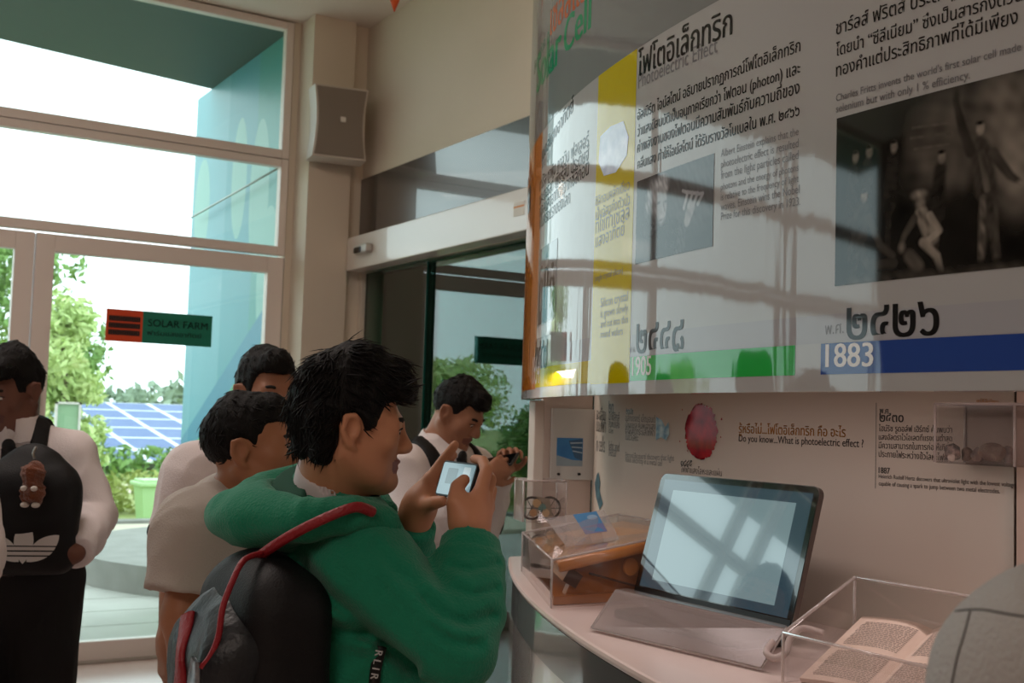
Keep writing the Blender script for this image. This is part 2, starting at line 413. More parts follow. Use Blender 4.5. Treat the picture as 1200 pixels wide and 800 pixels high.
# canopy over the entrance and its painted side wall
M_soffit = mat('teal_soffit', '1d463f', 0.6)
canopy = MB().prism([(2.95, YF + 0.12), (2.95, 9.04), (2.57, 8.97), (1.06, 8.68), (-6.0, 8.3), (-6.0, YF + 0.12)], 4.045, 4.5)
struct('roof_canopy', canopy, M_soffit)
def mural():
    m = bpy.data.materials.new('painted_mural'); m.use_nodes = True; N, L = nodes_of(m); p = N['Principled BSDF']; p.inputs['Roughness'].default_value = 0.4
    tc = N.new('ShaderNodeTexCoord'); sp = N.new('ShaderNodeSeparateXYZ'); L.new(tc.outputs['Object'], sp.inputs[0])
    def mth(op, a, b=None, clamp=False):
        n = N.new('ShaderNodeMath'); n.operation = op; n.use_clamp = clamp
        for i, v in enumerate((a, b)):
            if v is None: continue
            if isinstance(v, (int, float)): n.inputs[i].default_value = v
            else: L.new(v, n.inputs[i])
        return n.outputs[0]
    def mixc(f, a, b):
        n = N.new('ShaderNodeMix'); n.data_type = 'RGBA'
        L.new(f, n.inputs[0])
        for i, v in ((6, a), (7, b)):
            if isinstance(v, str): n.inputs[i].default_value = (*srgb(v), 1)
            else: L.new(v, n.inputs[i])
        return n.outputs[2]
    y, z = sp.outputs[1], sp.outputs[2]
    def over(edge): return mth('MULTIPLY', edge, 60, True)
    def leaf(cy, cz, ry, rz):
        a = mth('POWER', mth('DIVIDE', mth('ABSOLUTE', mth('SUBTRACT', y, cy)), ry), 2.0); c = mth('POWER', mth('DIVIDE', mth('ABSOLUTE', mth('SUBTRACT', z, cz)), rz), 2.0)
        return over(mth('SUBTRACT', 1.0, mth('ADD', a, c)))
    col = mixc(over(mth('SUBTRACT', 8.5, y)), '62a6b1', '4899a4')
    col = mixc(over(mth('SUBTRACT', 7.85, y)), col, '3f9891')
    for a in ((7.75, 3.0, 0.2, 0.55), (8.2, 3.2, 0.17, 0.45), (9.1, 3.1, 0.2, 0.4), (7.5, 2.4, 0.22, 0.5)): col = mixc(leaf(*a), col, '82b9ae')
    edge = mth('SUBTRACT', mth('ADD', 1.05, mth('MULTIPLY', mth('SUBTRACT', 9.35, y), 0.52)), z)
    col = mixc(over(mth('ADD', edge, 0.22)), col, '2f86a0')
    col = mixc(over(edge), col, '4aa062')
    for j in (7.85, 8.5): col = mixc(over(mth('SUBTRACT', 0.006, mth('ABSOLUTE', mth('SUBTRACT', y, j)))), col, '4b8c93')
    L.new(col, p.inputs['Base Color']); return m
struct('wall_outside', box((2.665, YF + 0.11, -0.3), (2.94, 9.36, 4.044)), mural())
t = tag(MB().tube([on_x(2.60, 326, 197), on_x(2.60, 224, 255)], 0.007, 6).build('stay_rod', mat('steel_rod', '9aa09c', 0.3, 0.8), None, True), 'thin steel stay rod slanting across the outside of the upper window', 'rod')
# ring shaped planter kerb
def ring(cx, cy, r0, r1, z0, z1, n=72):
    V = []; F = []
    for k in range(n):
        a = 2 * PI * k / n
        for r, z in ((r1, z0), (r1, z1), (r0, z1), (r0, z0)): V.append((cx + r * math.cos(a), cy + r * math.sin(a), z))
    for k in range(n):
        for j in range(4):
            a, c = k * 4 + j, k * 4 + (j + 1) % 4; d = ((k + 1) % n) * 4
            F.append([a, d + j, d + (j + 1) % 4, c])
    return MB().add(V, F)
pl = ring(4.6, 11.3, 1.35, 2.35, -0.1, 0.16).build('planter_kerb', M_conc); tag(pl, 'low round grey concrete planter kerb outside the glass door', 'planter')
bd_ = MB(); bd_.prism([(4.6 + 1.34 * math.cos(k * PI / 24), 11.3 + 1.34 * math.sin(k * PI / 24)) for k in range(48)], -0.1, 0.03); bd_.build('soil_bed', M_grav, pl)
# foliage: small leaf blades scattered through blobs
def leafy(name, blobs, n, size, m, parent=None):
    V = []; F = []
    vol = np.array([b[3] * b[4] * b[5] for b in blobs]) ** 0.67; pick = RNG.choice(len(blobs), n, p=vol / vol.sum())
    for i in pick:
        bx, by, bz, rx, ry, rz = blobs[i]
        d = RNG.normal(size=3); d /= np.linalg.norm(d); rr = RNG.uniform(0.55, 1.05)
        c = np.array([bx + d[0] * rx * rr, by + d[1] * ry * rr, bz + d[2] * rz * rr])
        a = unit(RNG.normal(size=3)); s = unit(np.cross(a, RNG.normal(size=3))); z = np.cross(a, s); L = size * RNG.uniform(0.6, 1.3)
        k = len(V); V += [c - a * L, c + s * L * 0.42 + z * L * .1, c + a * L, c - s * L * 0.42 + z * L * .1]; F.append([k, k + 1, k + 2, k + 3])
    return obj(name, V, F, m, parent)
M_leafs = [mat('leaf_green', 'b4cc84', 0.7, noise=(1.5, 'cddb98', 1)), mat('leaf_deep', '6a8f4a', 0.7, noise=(1.5, '86a55c', 1)), mat('hedge_leaf', '8f9c50', 0.8, noise=(2.5, 'abb066', 1))]
M_bark = mat('tree_bark', '5a4a3a', 0.9)
def tree(x, y, h, r, label, m, n=4200, leaf=0.075, name='leafy_tree', low=0.45):
    t = thing(name, label, 'tree', (x, y, -0.13))
    MB().tube([(x, y, -0.2), (x + .05, y, h * 0.4), (x - 0.03, y + .05, h * 0.8)], [0.08, 0.06, 0.03], 8).build('trunk', M_bark, t, True)
    g = np.random.default_rng(int(abs(x * 31 + y * 17)))
    bl = []
    for k in range(26):
        z = g.uniform(low, 1.0) * h; q = r * (1.05 - abs((z / h - 0.55)) * 1.3); a = g.uniform(0, 2 * PI); w = q * math.sqrt(g.uniform(0, 1)) * .8
        s = r * g.uniform(0.26, 0.45); bl.append((x + w * math.cos(a), y + w * math.sin(a), min(z, h - s * .7), s, s, s * 0.85))
    leafy('foliage', bl, n, leaf, m, t); return t
p = at(74, 470, 15.4); tree(p[0], p[1], 3.0, 0.86, 'bright green leafy tree left of the solar panels, outside the glass door', M_leafs[0], low=0.22, n=5200)
p = at(15, 440, 21.0); tree(p[0], p[1], 4.4, 1.7, 'leafy tree farther left, seen past the door stile', M_leafs[1], n=3600, leaf=0.1)
tree(-4.9, 17.0, 1.75, 1.0, 'small round tree out on the lawn, mirrored in the sliding door', M_leafs[1], low=0.3, n=3600)
tree(-12.5, 34.0, 3.4, 2.2, 'pale far tree out on the lawn beyond the small round tree', M_leafs[0], n=2600, leaf=0.14)
def hedge(x0, x1, y, w, h, label, n, size, m=2):
    bl = [(x, y + RNG.uniform(-.1, .1) * w, h * 0.5 - 0.12, 0.45, w * .55, h * 0.55) for x in np.arange(x0, x1, 0.5)]
    return tag(leafy('hedge', bl, n, size, M_leafs[m]), label, 'hedge')
hedge(-6, 9, 18.6, 1.2, 0.62, 'low clipped hedge running beside the path', 9000, 0.07)
hedge(-14, 22, 26.9, 1.0, 0.72, 'dark hedge row in front of the solar panels', 8000, 0.12, 1)
bl = [(x, 118 + RNG.uniform(-4, 4), 1.2 + RNG.uniform(0, .6), 3.5, 2.5, 2.6 + RNG.uniform(-.8, 1.0)) for x in np.arange(-60, 110, 2.6)]
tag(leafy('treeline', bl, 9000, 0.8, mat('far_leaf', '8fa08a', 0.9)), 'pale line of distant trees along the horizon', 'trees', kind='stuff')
# green wheelie bin
p = at(184, 606, 16.9); p[2] = -0.13
t = thing('waste_bin', 'pale green waste bin standing at the end of the hedge', 'bin', p)
M_bin = mat('bin_plastic', 'b4d69c', 0.5)
sx, sy = 0.30, 0.26
V = []
for z, s in ((0, 0.82), (0.5, 1.0)):
    V += [(p[0] + a * sx * s, p[1] + c * sy * s, p[2] + z) for a, c in ((-1, -1), (1, -1), (1, 1), (-1, 1))]
MB().add(V, [[3, 2, 1, 0], [4, 5, 6, 7], [0, 1, 5, 4], [1, 2, 6, 5], [2, 3, 7, 6], [3, 0, 4, 7]]).build('bin_body', M_bin, t)
b = MB(); b.box((p[0] - .35, p[1] - .31, p[2] + .5), (p[0] + .35, p[1] + .3, p[2] + .565), .02); b.box((p[0] - .3, p[1] - .26, p[2] + .56), (p[0] + .3, p[1] + .25, p[2] + .60), .015); b.build('lid', M_bin, t)
# white framed notice board out on the lawn
p = at(79, 494, 13.2)
t = thing('notice_board', 'white framed notice board standing by the tree outside', 'sign', (p[0], p[1], -0.13))
b = MB(); w = 0.14
b.box((p[0] - w, p[1] - .02, p[2] + .2), (p[0] + w, p[1] + .02, p[2] + .225)); b.box((p[0] - w, p[1] - .02, p[2] - .2), (p[0] + w, p[1] + .02, p[2] - .175)); b.box((p[0] - w, p[1] - .02, p[2] - .2), (p[0] - w + .025, p[1] + .02, p[2] + .225)); b.box((p[0] + w - .025, p[1] - .02, p[2] - .2), (p[0] + w, p[1] + .02, p[2] + .225))
b.build('sign_frame', M_white, t); box((p[0] - .02, p[1] - .02, -0.2), (p[0] + .02, p[1] + .02, p[2] - .2)).build('post', M_white, t)
box((p[0] - w + .02, p[1], p[2] - .18), (p[0] + w - .02, p[1] + .01, p[2] + .2)).build('sign_panel', mat('sign_green', '8fb089', .6), t)
# solar farm
M_cell = mat('solar_cells', '4f6492', 0.55, spec=.25, noise=(3, '5c7099', 1)); M_alu = mat('panel_frame', 'dfe3e6', 0.4)
def panel(loc):
    t = thing('solar_panel', 'blue solar panel in a white frame, one of the tilted field outside', 'solar panel', loc, 'solar panels in the field')
    return t
X0, Y0, Z0 = -3.0, 29.0, 0.15
sl = math.atan2(1.45, 11.0); pw, pd = 1.3, 1.85
proto = None
for i in range(14):
    for j in range(6):
        lx = X0 + i * (pw + .02); ly = Y0 + j * (pd + .02) * math.cos(sl); lz = Z0 + j * (pd + .02) * math.sin(sl)
        if proto is None:
            proto = panel((0, 0, 0))
            Rm = np.array([[1, 0, 0], [0, math.cos(sl), -math.sin(sl)], [0, math.sin(sl), math.cos(sl)]])
            f = MB(); e = .06
            for lo, hi in (((0, 0, 0), (pw, e, .04)), ((0, pd - e, 0), (pw, pd, .04)), ((0, e, 0), (e, pd - e, .04)), ((pw - e, e, 0), (pw, pd - e, .04))): f.box(lo, hi, 0, Rm)
            c1 = f.build('panel_frame', M_alu, proto); c2 = MB().box((e, e, .008), (pw - e, pd - e, .03), 0, Rm).build('cells', M_cell, proto); t = proto
        else:
            t = proto.copy(); COL.objects.link(t)
            for ch in (c1, c2):
                q = ch.copy(); COL.objects.link(q); q.parent = t
        t.location = (lx, ly, lz)
for k in range(8):
    x = X0 + 1.3 + k * 2.64
    b = MB(); b.tube([(x, Y0 + .5, -.3), (x, Y0 + .5, Z0 - .0)], .05, 6); b.tube([(x, Y0 + 9, -.3), (x, Y0 + 9, Z0 + 1.03)], .05, 6); b.tube([(x, Y0 + .3, Z0 - .03), (x, Y0 + 10.4, Z0 + 1.3)], .035, 6)
    tag(b.build('panel_rack', M_alu), 'grey steel rack carrying the solar panels', 'rack', 'racks under the solar panels')

# ---------------------------------------------------------------- things on the front and the walls
# door sign: a card stuck on the pane, seen from its printed side
q0, q1, q2 = on_y(YF - .01, 125, 361), on_y(YF - .01, 249, 370.5), on_y(YF - .01, 123, 400.5)
u_ax = q1 - q0; Lx = np.linalg.norm(u_ax); u_ax = u_ax / Lx; v_ax = unit(np.cross(u_ax, np.array([0, 1.0, 0]))) * -1
if v_ax[2] < 0: v_ax = -v_ax
Hs = 0.195
def sgn(u, v, off):
    u = np.asarray(u, float)[..., None]; v = np.asarray(v, float)[..., None]
    return q0 - v_ax * Hs + u * u_ax + v * v_ax + np.array([0, -1.0, 0]) * off
t = thing('door_sign', 'orange and green solar farm sign stuck on the glass door', 'sign', sgn(0, 0, 0))
def slab(fm, u0, u1, v0, v1, o0, o1):
    P = np.concatenate([fm(np.array([u0, u1, u1, u0]), np.array([v0, v0, v1, v1]), o) for o in (o0, o1)])
    return MB().add(P, [[3, 2, 1, 0], [4, 5, 6, 7], [0, 1, 5, 4], [1, 2, 6, 5], [2, 3, 7, 6], [3, 0, 4, 7]])
xo = Lx * .335
slab(sgn, 0, xo, 0, Hs, 0, .003).build('symbol_panel', mat('sign_orange', 'd8481c', .5), t)
slab(sgn, xo, Lx, 0, Hs, 0, .003).build('name_panel', mat('sign_teal', '0c7a62', .5), t)
b = MB()
for k in range(3):
    v0 = Hs * (.20 + .215 * k)
    for j in range(14): b.add(*patch(sgn, xo * (.07 + .062 * j), xo * (.07 + .062 * j + .058), v0, v0 + Hs * .165, .004, 1))
b.build('panel_symbol', mat('print_black', '14100e', .6), t)
M_si = mat('sign_ink', '123c38', .6)
Writing(sgn, .004).line('SOLAR FARM', (xo + Lx * .05, Hs * .54), (Lx * .955, Hs * .54), 1.0, .012).build('lettering', M_si, t); Writing(sgn, .004).line('ฟาร์มแสงอาทิตย์', (xo + Lx * .045, Hs * .26), (Lx * .90, Hs * .26), .8, .012).build('lettering', M_si, t)
# loudspeaker on the column
M_spk = mat('speaker_shell', 'c9c2b8', .45); M_gr = mat('speaker_grille', '8a8076', .8, bump=(400, .5))
c = np.array([2.825, 6.75, 3.335])
t = thing('loudspeaker', 'grey and white waisted loudspeaker hung on the corner column', 'speaker', c + [0, .17, -.2])
def spk(hw, hh, y0, y1, waist, n=14):
    V = []; F = []
    prof = []
    for k in range(n + 1):
        s = -1 + 2 * k / n; prof.append((hw * (1 - waist * math.cos(s * PI / 2) ** 1), s * hh))
    ring_ = [(x, z) for x, z in prof] + [(-x, z) for x, z in prof[::-1]]
    m = len(ring_); V = [(x, y0, z) for x, z in ring_] + [(x * .97, y1, z * .985) for x, z in ring_]
    F = [list(range(m)), list(range(m, 2 * m))[::-1]] + [[i, i + m, (i + 1) % m + m, (i + 1) % m] for i in range(m)]
    a = math.radians(-10); R2 = np.array([[math.cos(a), -math.sin(a), 0], [math.sin(a), math.cos(a), 0], [0, 0, 1]])
    return np.array(V) @ R2.T + c, F
MB().add(*spk(.178, .232, .13, -.04, .11)).build('shell', M_spk, t)
MB().add(*spk(.163, .218, -.02, -.052, .12)).build('grille', M_gr, t)
MB().box((c[0] - .015, c[1] - .062, c[2] - .0), (c[0] + .018, c[1] - .052, c[2] + .032)).build('badge', mat('badge_white', 'd8d4cc', .5), t)
MB().box((c[0] - .03, c[1] + .09, c[2] - .06), (c[0] + .03, 6.921, c[2] + .06)).build('bracket', M_dark, t)
# motion sensor on the beam
p = on_x(XR - .115, 430, 292)
t = thing('motion_sensor', 'small black and silver motion sensor on the white door beam', 'sensor', p)
MB().box(p + [-.05, -.085, -.03], p + [.001, .09, .03], .012).build('housing', mat('sensor_silver', 'b8b4ae', .35, .5), t)
MB().box(p + [-.056, -.02, -.024], p + [-.045, .088, .012], .008).build('lens', mat('black_gloss', '0a0a0a', .15), t)
# little notice on the beam
p0, p1 = on_x(XR - .117, 602, 238), on_x(XR - .117, 614, 250)
t = thing('beam_sticker', 'small white sticker with an orange line on the door beam', 'sticker', p0)
x = XR - .117
MB().box((x, p1[1], p1[2] - .005), (x + .0015, p0[1], p0[2] + .0)).build('card', M_white, t)
zz = (p0[2] + p1[2]) / 2; MB().box((x - .0006, p1[1], zz + .005), (x, p0[1], zz + .013)).build('orange_line', mat('orange_print', 'd88a3c', .5), t)
# pointed orange tip hanging from the ceiling
p = at(462, 14, 5.6)
b = MB(); b.tube([p, p + [0, 0, .09], p + [0, 0, .2]], [.002, .036, .08], 16)
t = thing('hanging_ornament', 'orange pointed ornament hanging from the ceiling at the top edge', 'ornament', p)
b.build('cone', mat('orange_paper', 'c8521e', .6), t, True); MB().tube([p + [0, 0, .19], (p[0], p[1], ZC)], .003, 6).build('cord', M_dark, t)

# ---------------------------------------------------------------- the exhibit: curved board, niche wall, round counter
ZB = 1.555; BC = np.array([4.69, 1.055]); BR = 3.411
def board_map(u, z, off=0.0):
    u = np.asarray(u, float); z = np.asarray(z, float); a = -u / BR
    return np.stack([BC[0] - (BR + off) * np.cos(a), BC[1] + (BR + off) * np.sin(a), z + 0 * u], -1)
def bd(px, py):
    d = ray(px, py); c = np.array([BC[0] - CC[0], BC[1] - CC[1]]); a = d[:2] @ d[:2]; b = -2 * d[:2] @ c; e = c @ c - BR * BR
    t = (-b - math.sqrt(max(b * b - 4 * a * e, 0))) / (2 * a); p = CC + d * t
    return (-BR * math.atan2(p[1] - BC[1], BC[0] - p[0]), p[2])
UL = -BR * math.atan2(2.715 - BC[1], BC[0] - (BC[0] - math.sqrt(BR ** 2 - (2.715 - BC[1]) ** 2)))
UR = 1.75; ZT = 3.25
GL = dict(rough=0.5, coat=1.0, coat_rough=0.045, bump=(7.0, 0.10, (1, 1, 0.12), 0.02), spec=0.0)
M_pan = mat('board_print_white', 'abaaa9', **GL); M_grey = mat('board_print_grey', '7b7d7d', **GL); M_pale = mat('board_print_pale_grey', 'a4a4a8', **GL)
M_yel = mat('board_print_yellow', 'c2b000', **GL); M_ora = mat('board_print_orange', 'b8691a', **GL); M_grn = mat('board_print_green', '2fae4c', **GL); M_blu = mat('board_print_blue', '2b478f', **GL)
M_ink = mat('board_ink_black', '1b1a1a', 0.6, coat=0.8, coat_rough=.06, spec=0); M_inkg = mat('board_ink_grey', '7d7c80', 0.6, coat=0.8, coat_rough=.06, spec=0); M_inkw = mat('board_ink_white', 'e6e6e6', 0.6, coat=0.8, coat_rough=.06, spec=0)
M_inkgreen = mat('board_ink_green', '138a5c', 0.6, coat=0.8, coat_rough=.06, spec=0); M_inkor = mat('board_ink_orange', 'b5562e', 0.6, coat=0.8, coat_rough=.06, spec=0)
board = thing('display_board', 'big curved glossy timeline board about solar cell history hanging over the counter', 'display board', board_map(0.3, ZB))
P1, F1 = patch(board_map, UL, UR, ZB, ZT, 0.0, 96); P2, F2 = patch(board_map, UL, UR, ZB, ZT, -0.035, 96)
m = MB(); m.add(P1, F1); m.add(P2, [f[::-1] for f in F2])
n = len(P1)
m.F += [[i * 2, (i + 1) * 2, (i + 1) * 2 + n, i * 2 + n] for i in range(96)] + [[0, n, n + 1, 1], [192, 193, n + 193, n + 192]]
m.build('panel', M_pan, board, False)
def bpatch(name, m_, p0, p1, z0, z1, off=0.0003, nu=48):
    P, F = patch(board_map, p0, p1, z0, z1, off, nu); return obj(name, P, F, m_, board)
ZA = 2.228
bpatch('grey_header', M_grey, UL, UR, ZA, ZT, 0.0003, 96)
uo = bd(629, 400)[0]; uy0, uy1 = bd(696, 300)[0], bd(742, 300)[0]; ug1 = bd(932, 420)[0]; ub0 = bd(962, 420)[0]
bpatch('orange_strip', M_ora, UL + .012, uo, 1.577, ZA)
bpatch('yellow_band', M_yel, uy0, uy1 - .004, 1.577, ZA, .0003)
bpatch('yellow_bar', M_yel, uo, uy1 - .004, 1.580, 1.627, .0004)
bpatch('pale_stripe', M_pale, uy1 + .002, UR, 1.626, 1.668, .0003, 64); bpatch('pale_stripe', M_pale, bd(661, 430)[0], uy0, 1.627, 1.675, .0003)
bpatch('green_bar', M_grn, uy1 + .0, ug1, 1.580, 1.6255, .0004); bpatch('blue_bar', M_blu, ub0, UR, 1.580, 1.6255, .0004, 64)
def para(name, m_, lines, bold=0.0, stretch=1.15):
    for body, a, b in lines:
        A, B = bd(*a), bd(*b); Writing(board_map, 0.0006).line(body, A, B, stretch * 0.9, bold).build(name if len(lines) == 1 else 'text_line', m_, board)
# the writing, line by line where it stands
para('board_title', M_inkor, [('เซลล์แสง', (645, 42), (700, -12))], .02)
para('board_title', M_inkgreen, [('Solar', (629, 110), (657, 72)), ('Cell', (661, 65), (692, 33))], .03, 1.0)
para('small_title', mat('board_ink_pale_green', '5f8f78', 0.6, coat=0.8, coat_rough=.06, spec=0), [('Evolution of', (626, 88), (645, 42))], 0, 1.0)
para('heading', M_ink, [('โฟโตอิเล็กทริก', (748, 90), (858, 40))], .018, 1.25)
para('subheading', M_inkg, [('Photoelectric Effect', (748, 104), (841, 61))], 0, 1.3)
para('text_block', M_ink, [('อัลเบิร์ต ไอน์สไตน์ อธิบายปรากฏการณ์โฟโตอิเล็กทริก', (747, 141), (938, 60)), ('ว่าแสงมีสมบัติเป็นอนุภาคเรียกว่า โฟตอน (photon) และ', (747, 160), (938, 86)), ('ค่าพลังงานของโฟตอนมีความสัมพันธ์กับความถี่ของ', (747, 179), (937, 109)), ('คลื่นแสง ทำให้ไอน์สไตน์ ได้รับรางวัลโนเบลใน พ.ศ. ๒๔๖๖', (747, 198), (937, 135))], .008, 1.3)
para('text_block', M_inkg, [('Albert Einstein explains that the', (845, 184), (936, 158)), ('photoelectric effect is resulted', (845, 197), (936, 172)), ('from the light particles called', (845, 210), (936, 186)), ('photons and the energy of photons', (845, 223), (936, 200)), ('is relative to the frequency of light', (845, 235), (936, 213)), ('waves. Einstein wins the Nobel', (845, 247), (937, 226)), ('Prize for this discovery in 1923.', (845, 258), (938, 240))], 0, 1.35)
para('year', M_ink, [('๒๔๔๘', (746, 414), (801, 411))], .02, 1.3)
para('era', M_inkg, [('พ.ศ.', (738, 413), (745, 412))], 0, 1.2); para('era', M_inkg, [('พ.ศ.', (967, 392), (989, 390))], 0, 1.2)
para('bar_year', M_inkw, [('1905', (741, 440), (763, 439))], .025, 1.3); para('bar_year', M_inkw, [('1883', (968, 430), (1023, 429))], .02, 1.05)
para('year', M_ink, [('๒๔๒๖', (993, 398), (1100, 392))], .02, 1.2)
para('text_block', M_ink, [('ชาร์ลส์ ฟริตส์ ประดิษฐ์เซลล์แสงอาทิตย์', (980, 41), (1262, -47)), ('โดยนำ “ซีลีเนียม” ซึ่งเป็นสารกึ่งตัวนำมาเคลือบ', (980, 66), (1280, -22)), ('ทองคำแต่ประสิทธิภาพที่ได้มีเพียง', (980, 90), (1193, 27))], .008, 1.3)
para('text_block', M_inkg, [("Charles Fritts invents the world's first solar cell made", (980, 119), (1197, 59)), ('selenium but with only 1 % efficiency.', (980, 132), (1137, 92))], .004, 1.2)
para('heading', M_ink, [('เซลล์แสงอาทิตย์', (635, 190), (672, 130))], .01, 1.1)
para('subheading', M_inkg, [('Solar Cell', (635, 198), (645, 186))], 0, 1.2)
para('text_block', M_ink, [('ดาร์ริล ชาพิน คาลวิน ฟุลเลอร์', (632, 225), (690, 170)), ('และเจอรัลด์ เพียร์สัน ประดิษฐ์', (632, 241), (690, 187)), ('เซลล์แสงอาทิตย์จากซิลิกอน', (632, 256), (690, 204)), ('เป็นครั้งแรกของโลก', (632, 269), (668, 238))], 0, 1.2)
para('year', M_ink, [('๒๔๙๗', (627, 433), (641, 431))], .015, 1.9); para('bar_year', M_inkw, [('1954', (624, 450), (632, 449))], .01, 1.9)
para('text_block', M_inkg, [('(single crystal silicon)', (697, 330), (730, 320)), ('ซิลิกอนผลึกเดี่ยว', (698, 242), (738, 222)), ('เป็นวัสดุกึ่งตัวนำ', (698, 258), (738, 239)), ('ที่ใช้ทำเซลล์', (698, 274), (738, 256)), ('แสงอาทิตย์', (698, 290), (732, 275)), ('Silicon crystal', (704, 360), (736, 352)), ('is grown slowly', (704, 372), (736, 365)), ('and cut into thin', (704, 384), (736, 378)), ('round wafers', (704, 396), (730, 392))], 0, 1.2)
# printed pictures: plain generic scenes
M_pk = mat('photo_black', '17130f', .6, spec=0, coat=1, coat_rough=.045); M_p2 = mat('photo_dark', '2b231b', .6, spec=0, coat=1, coat_rough=.045); M_p3 = mat('photo_brown', '54463a', .6, spec=0, coat=1, coat_rough=.045, noise=(30, '3a2f26', 1)); M_p4 = mat('photo_light', '9a8c7b', .6, spec=0, coat=1, coat_rough=.045, noise=(40, '7a6c5e', 1))
M_g2 = mat('photo_grey', '5d6466', .6, spec=0, coat=1, coat_rough=.045); M_g3 = mat('photo_silver', 'a7a6a8', .6, spec=0, coat=1, coat_rough=.045, noise=(60, '85868a', 1)); M_g1 = mat('photo_slate', '33393c', .6, spec=0, coat=1, coat_rough=.045)
class Pic:
    """a printed picture: a sheet with soft shapes drawn in picture fractions"""
    def __init__(s, fmap, u0, u1, v0, v1, m, parent, off=0.0007, name='photo_print'):
        s.f = fmap; s.r = (u0, u1, v0, v1); s.off = off; P, F = patch(fmap, u0, u1, v0, v1, off, 16); s.o = obj(name, P, F, m, parent); s.k = 0
    def poly(s, pts, m, name='printed_figure', into=None):
        u0, u1, v0, v1 = s.r; s.k += 1
        V, F = flatpoly(s.f, [(u0 + x * (u1 - u0), v0 + y * (v1 - v0)) for x, y in pts], s.off + .00003 * (1 + s.k))
        if into is not None: into.add(V, F); return
        return obj(name, V, F, m, s.o)
    def shapes(s, items, m, name='printed_figure'):
        one = {'printed_faces': 'printed_face', 'printed_heads': 'printed_head', 'printed_figures': 'printed_figure'}.get(name, name)
        for it in items: s.poly(it, m, one)
def oval(cx, cy, rx, ry, n=18, jag=0.0, seed=1):
    g = np.random.default_rng(seed)
    return [(cx + rx * math.cos(2 * PI * k / n) * (1 + jag * g.uniform(-1, 1)), cy + ry * math.sin(2 * PI * k / n) * (1 + jag * g.uniform(-1, 1))) for k in range(n)]
def pmat():
    m = bpy.data.materials.new('photo_print'); m.use_nodes = True; N, L = nodes_of(m); p = N['Principled BSDF']
    at_ = N.new('ShaderNodeVertexColor'); at_.layer_name = 'print'; L.new(at_.outputs['Color'], p.inputs['Base Color'])
    p.inputs['Roughness'].default_value = .6; p.inputs['Specular IOR Level'].default_value = 0; p.inputs['Coat Weight'].default_value = 1; p.inputs['Coat Roughness'].default_value = .045
    return m
M_print = pmat()
def sm(x, a, b): t_ = np.clip((x - a) / (b - a), 0, 1); return t_ * t_ * (3 - 2 * t_)
class Drawing:
    """soft tones drawn on a grid: x to the right, y upwards, both in picture heights"""
    def __init__(s, asp, n, tone):
        s.asp = asp; s.ny = n; s.nx = int(n * asp); X, Y = np.meshgrid((np.arange(s.nx) + .5) / n, (np.arange(s.ny) + .5) / n, indexing='ij'); s.X, s.Y = X, Y; s.P = np.stack([X, Y, 0 * X], -1); s.C = np.full(X.shape, float(tone))
    def put(s, d, tone, soft=.02, tex=.25, sc=60, seed=1):
        m = 1 - sm(d, -soft, soft); s.C = s.C * (1 - m) + tone * (1 + tex * wob(s.P, sc, seed)) * m
    def oval(s, x, y, rx, ry, tone, **k): s.put((np.sqrt(((s.X - x) / rx) ** 2 + ((s.Y - y) / ry) ** 2) - 1) * min(rx, ry), tone, **k)
    def limb(s, pts, r, tone, **k):
        d = None; rr = r if hasattr(r, '__len__') else [r] * len(pts)
        for i in range(len(pts) - 1):
            a = np.array(pts[i]); b = np.array(pts[i + 1]); ba = b - a; t_ = np.clip(((s.X - a[0]) * ba[0] + (s.Y - a[1]) * ba[1]) / (ba @ ba), 0, 1)
            e = np.sqrt((s.X - a[0] - t_ * ba[0]) ** 2 + (s.Y - a[1] - t_ * ba[1]) ** 2) - (rr[i] + (rr[i + 1] - rr[i]) * t_); d = e if d is None else np.minimum(d, e)
        s.put(d, tone, **k)
    def build(s, name, fmap, u0, u1, v0, v1, tint, parent, off=.0007):
        us = np.linspace(u0, u1, s.nx + 1); vs = np.linspace(v0, v1, s.ny + 1); U, W = np.meshgrid(us, vs, indexing='ij'); P = fmap(U.ravel(), W.ravel(), off); n = s.ny + 1
        F = [[i * n + j, (i + 1) * n + j, (i + 1) * n + j + 1, i * n + j + 1] for i in range(s.nx) for j in range(s.ny)]
        o = obj(name, P, F, M_print, parent); ca = o.data.color_attributes.new('print', 'FLOAT_COLOR', 'CORNER')
        col = np.clip(s.C, 0, 1).reshape(-1, 1) * np.array(srgb(tint)); col = np.concatenate([col, np.ones((len(col), 1))], 1); ca.data.foreach_set('color', np.repeat(col, 4, 0).ravel()); return o
a0, a1 = bd(981, 139), bd(981, 335); zt_, zb_ = a0[1], a1[1]; PWd = .62; ph_h = zt_ - zb_
def bq(px, py): u, z = bd(px, py); return ((u - a0[0]) / ph_h, (z - zb_) / ph_h)
D_ = Drawing(PWd / ph_h, 190, .010); D_.C *= 1 + .6 * wob(D_.P, 30, 2)
S_ = 1 / ph_h * .0011                                   # about one photo pixel, in picture heights
q = bq
for x, y, rx, ry, tn in ((1130, 140, 62, 40, .08), (1090, 180, 28, 45, .09), (1185, 150, 40, 70, .15), (1120, 200, 20, 20, .11), (1192, 196, 12, 26, .28)): c = q(x, y); D_.oval(*c, rx * S_, ry * S_, tn, soft=.12, tex=.5, sc=45, seed=int(x))
for x0_, x1_, y_ in ((1070, 1112, 150), (1068, 1116, 162), (1072, 1112, 175)): D_.limb([q(x0_, y_), q(x1_, y_ - 6)], .006, .10, soft=.01, sc=90)
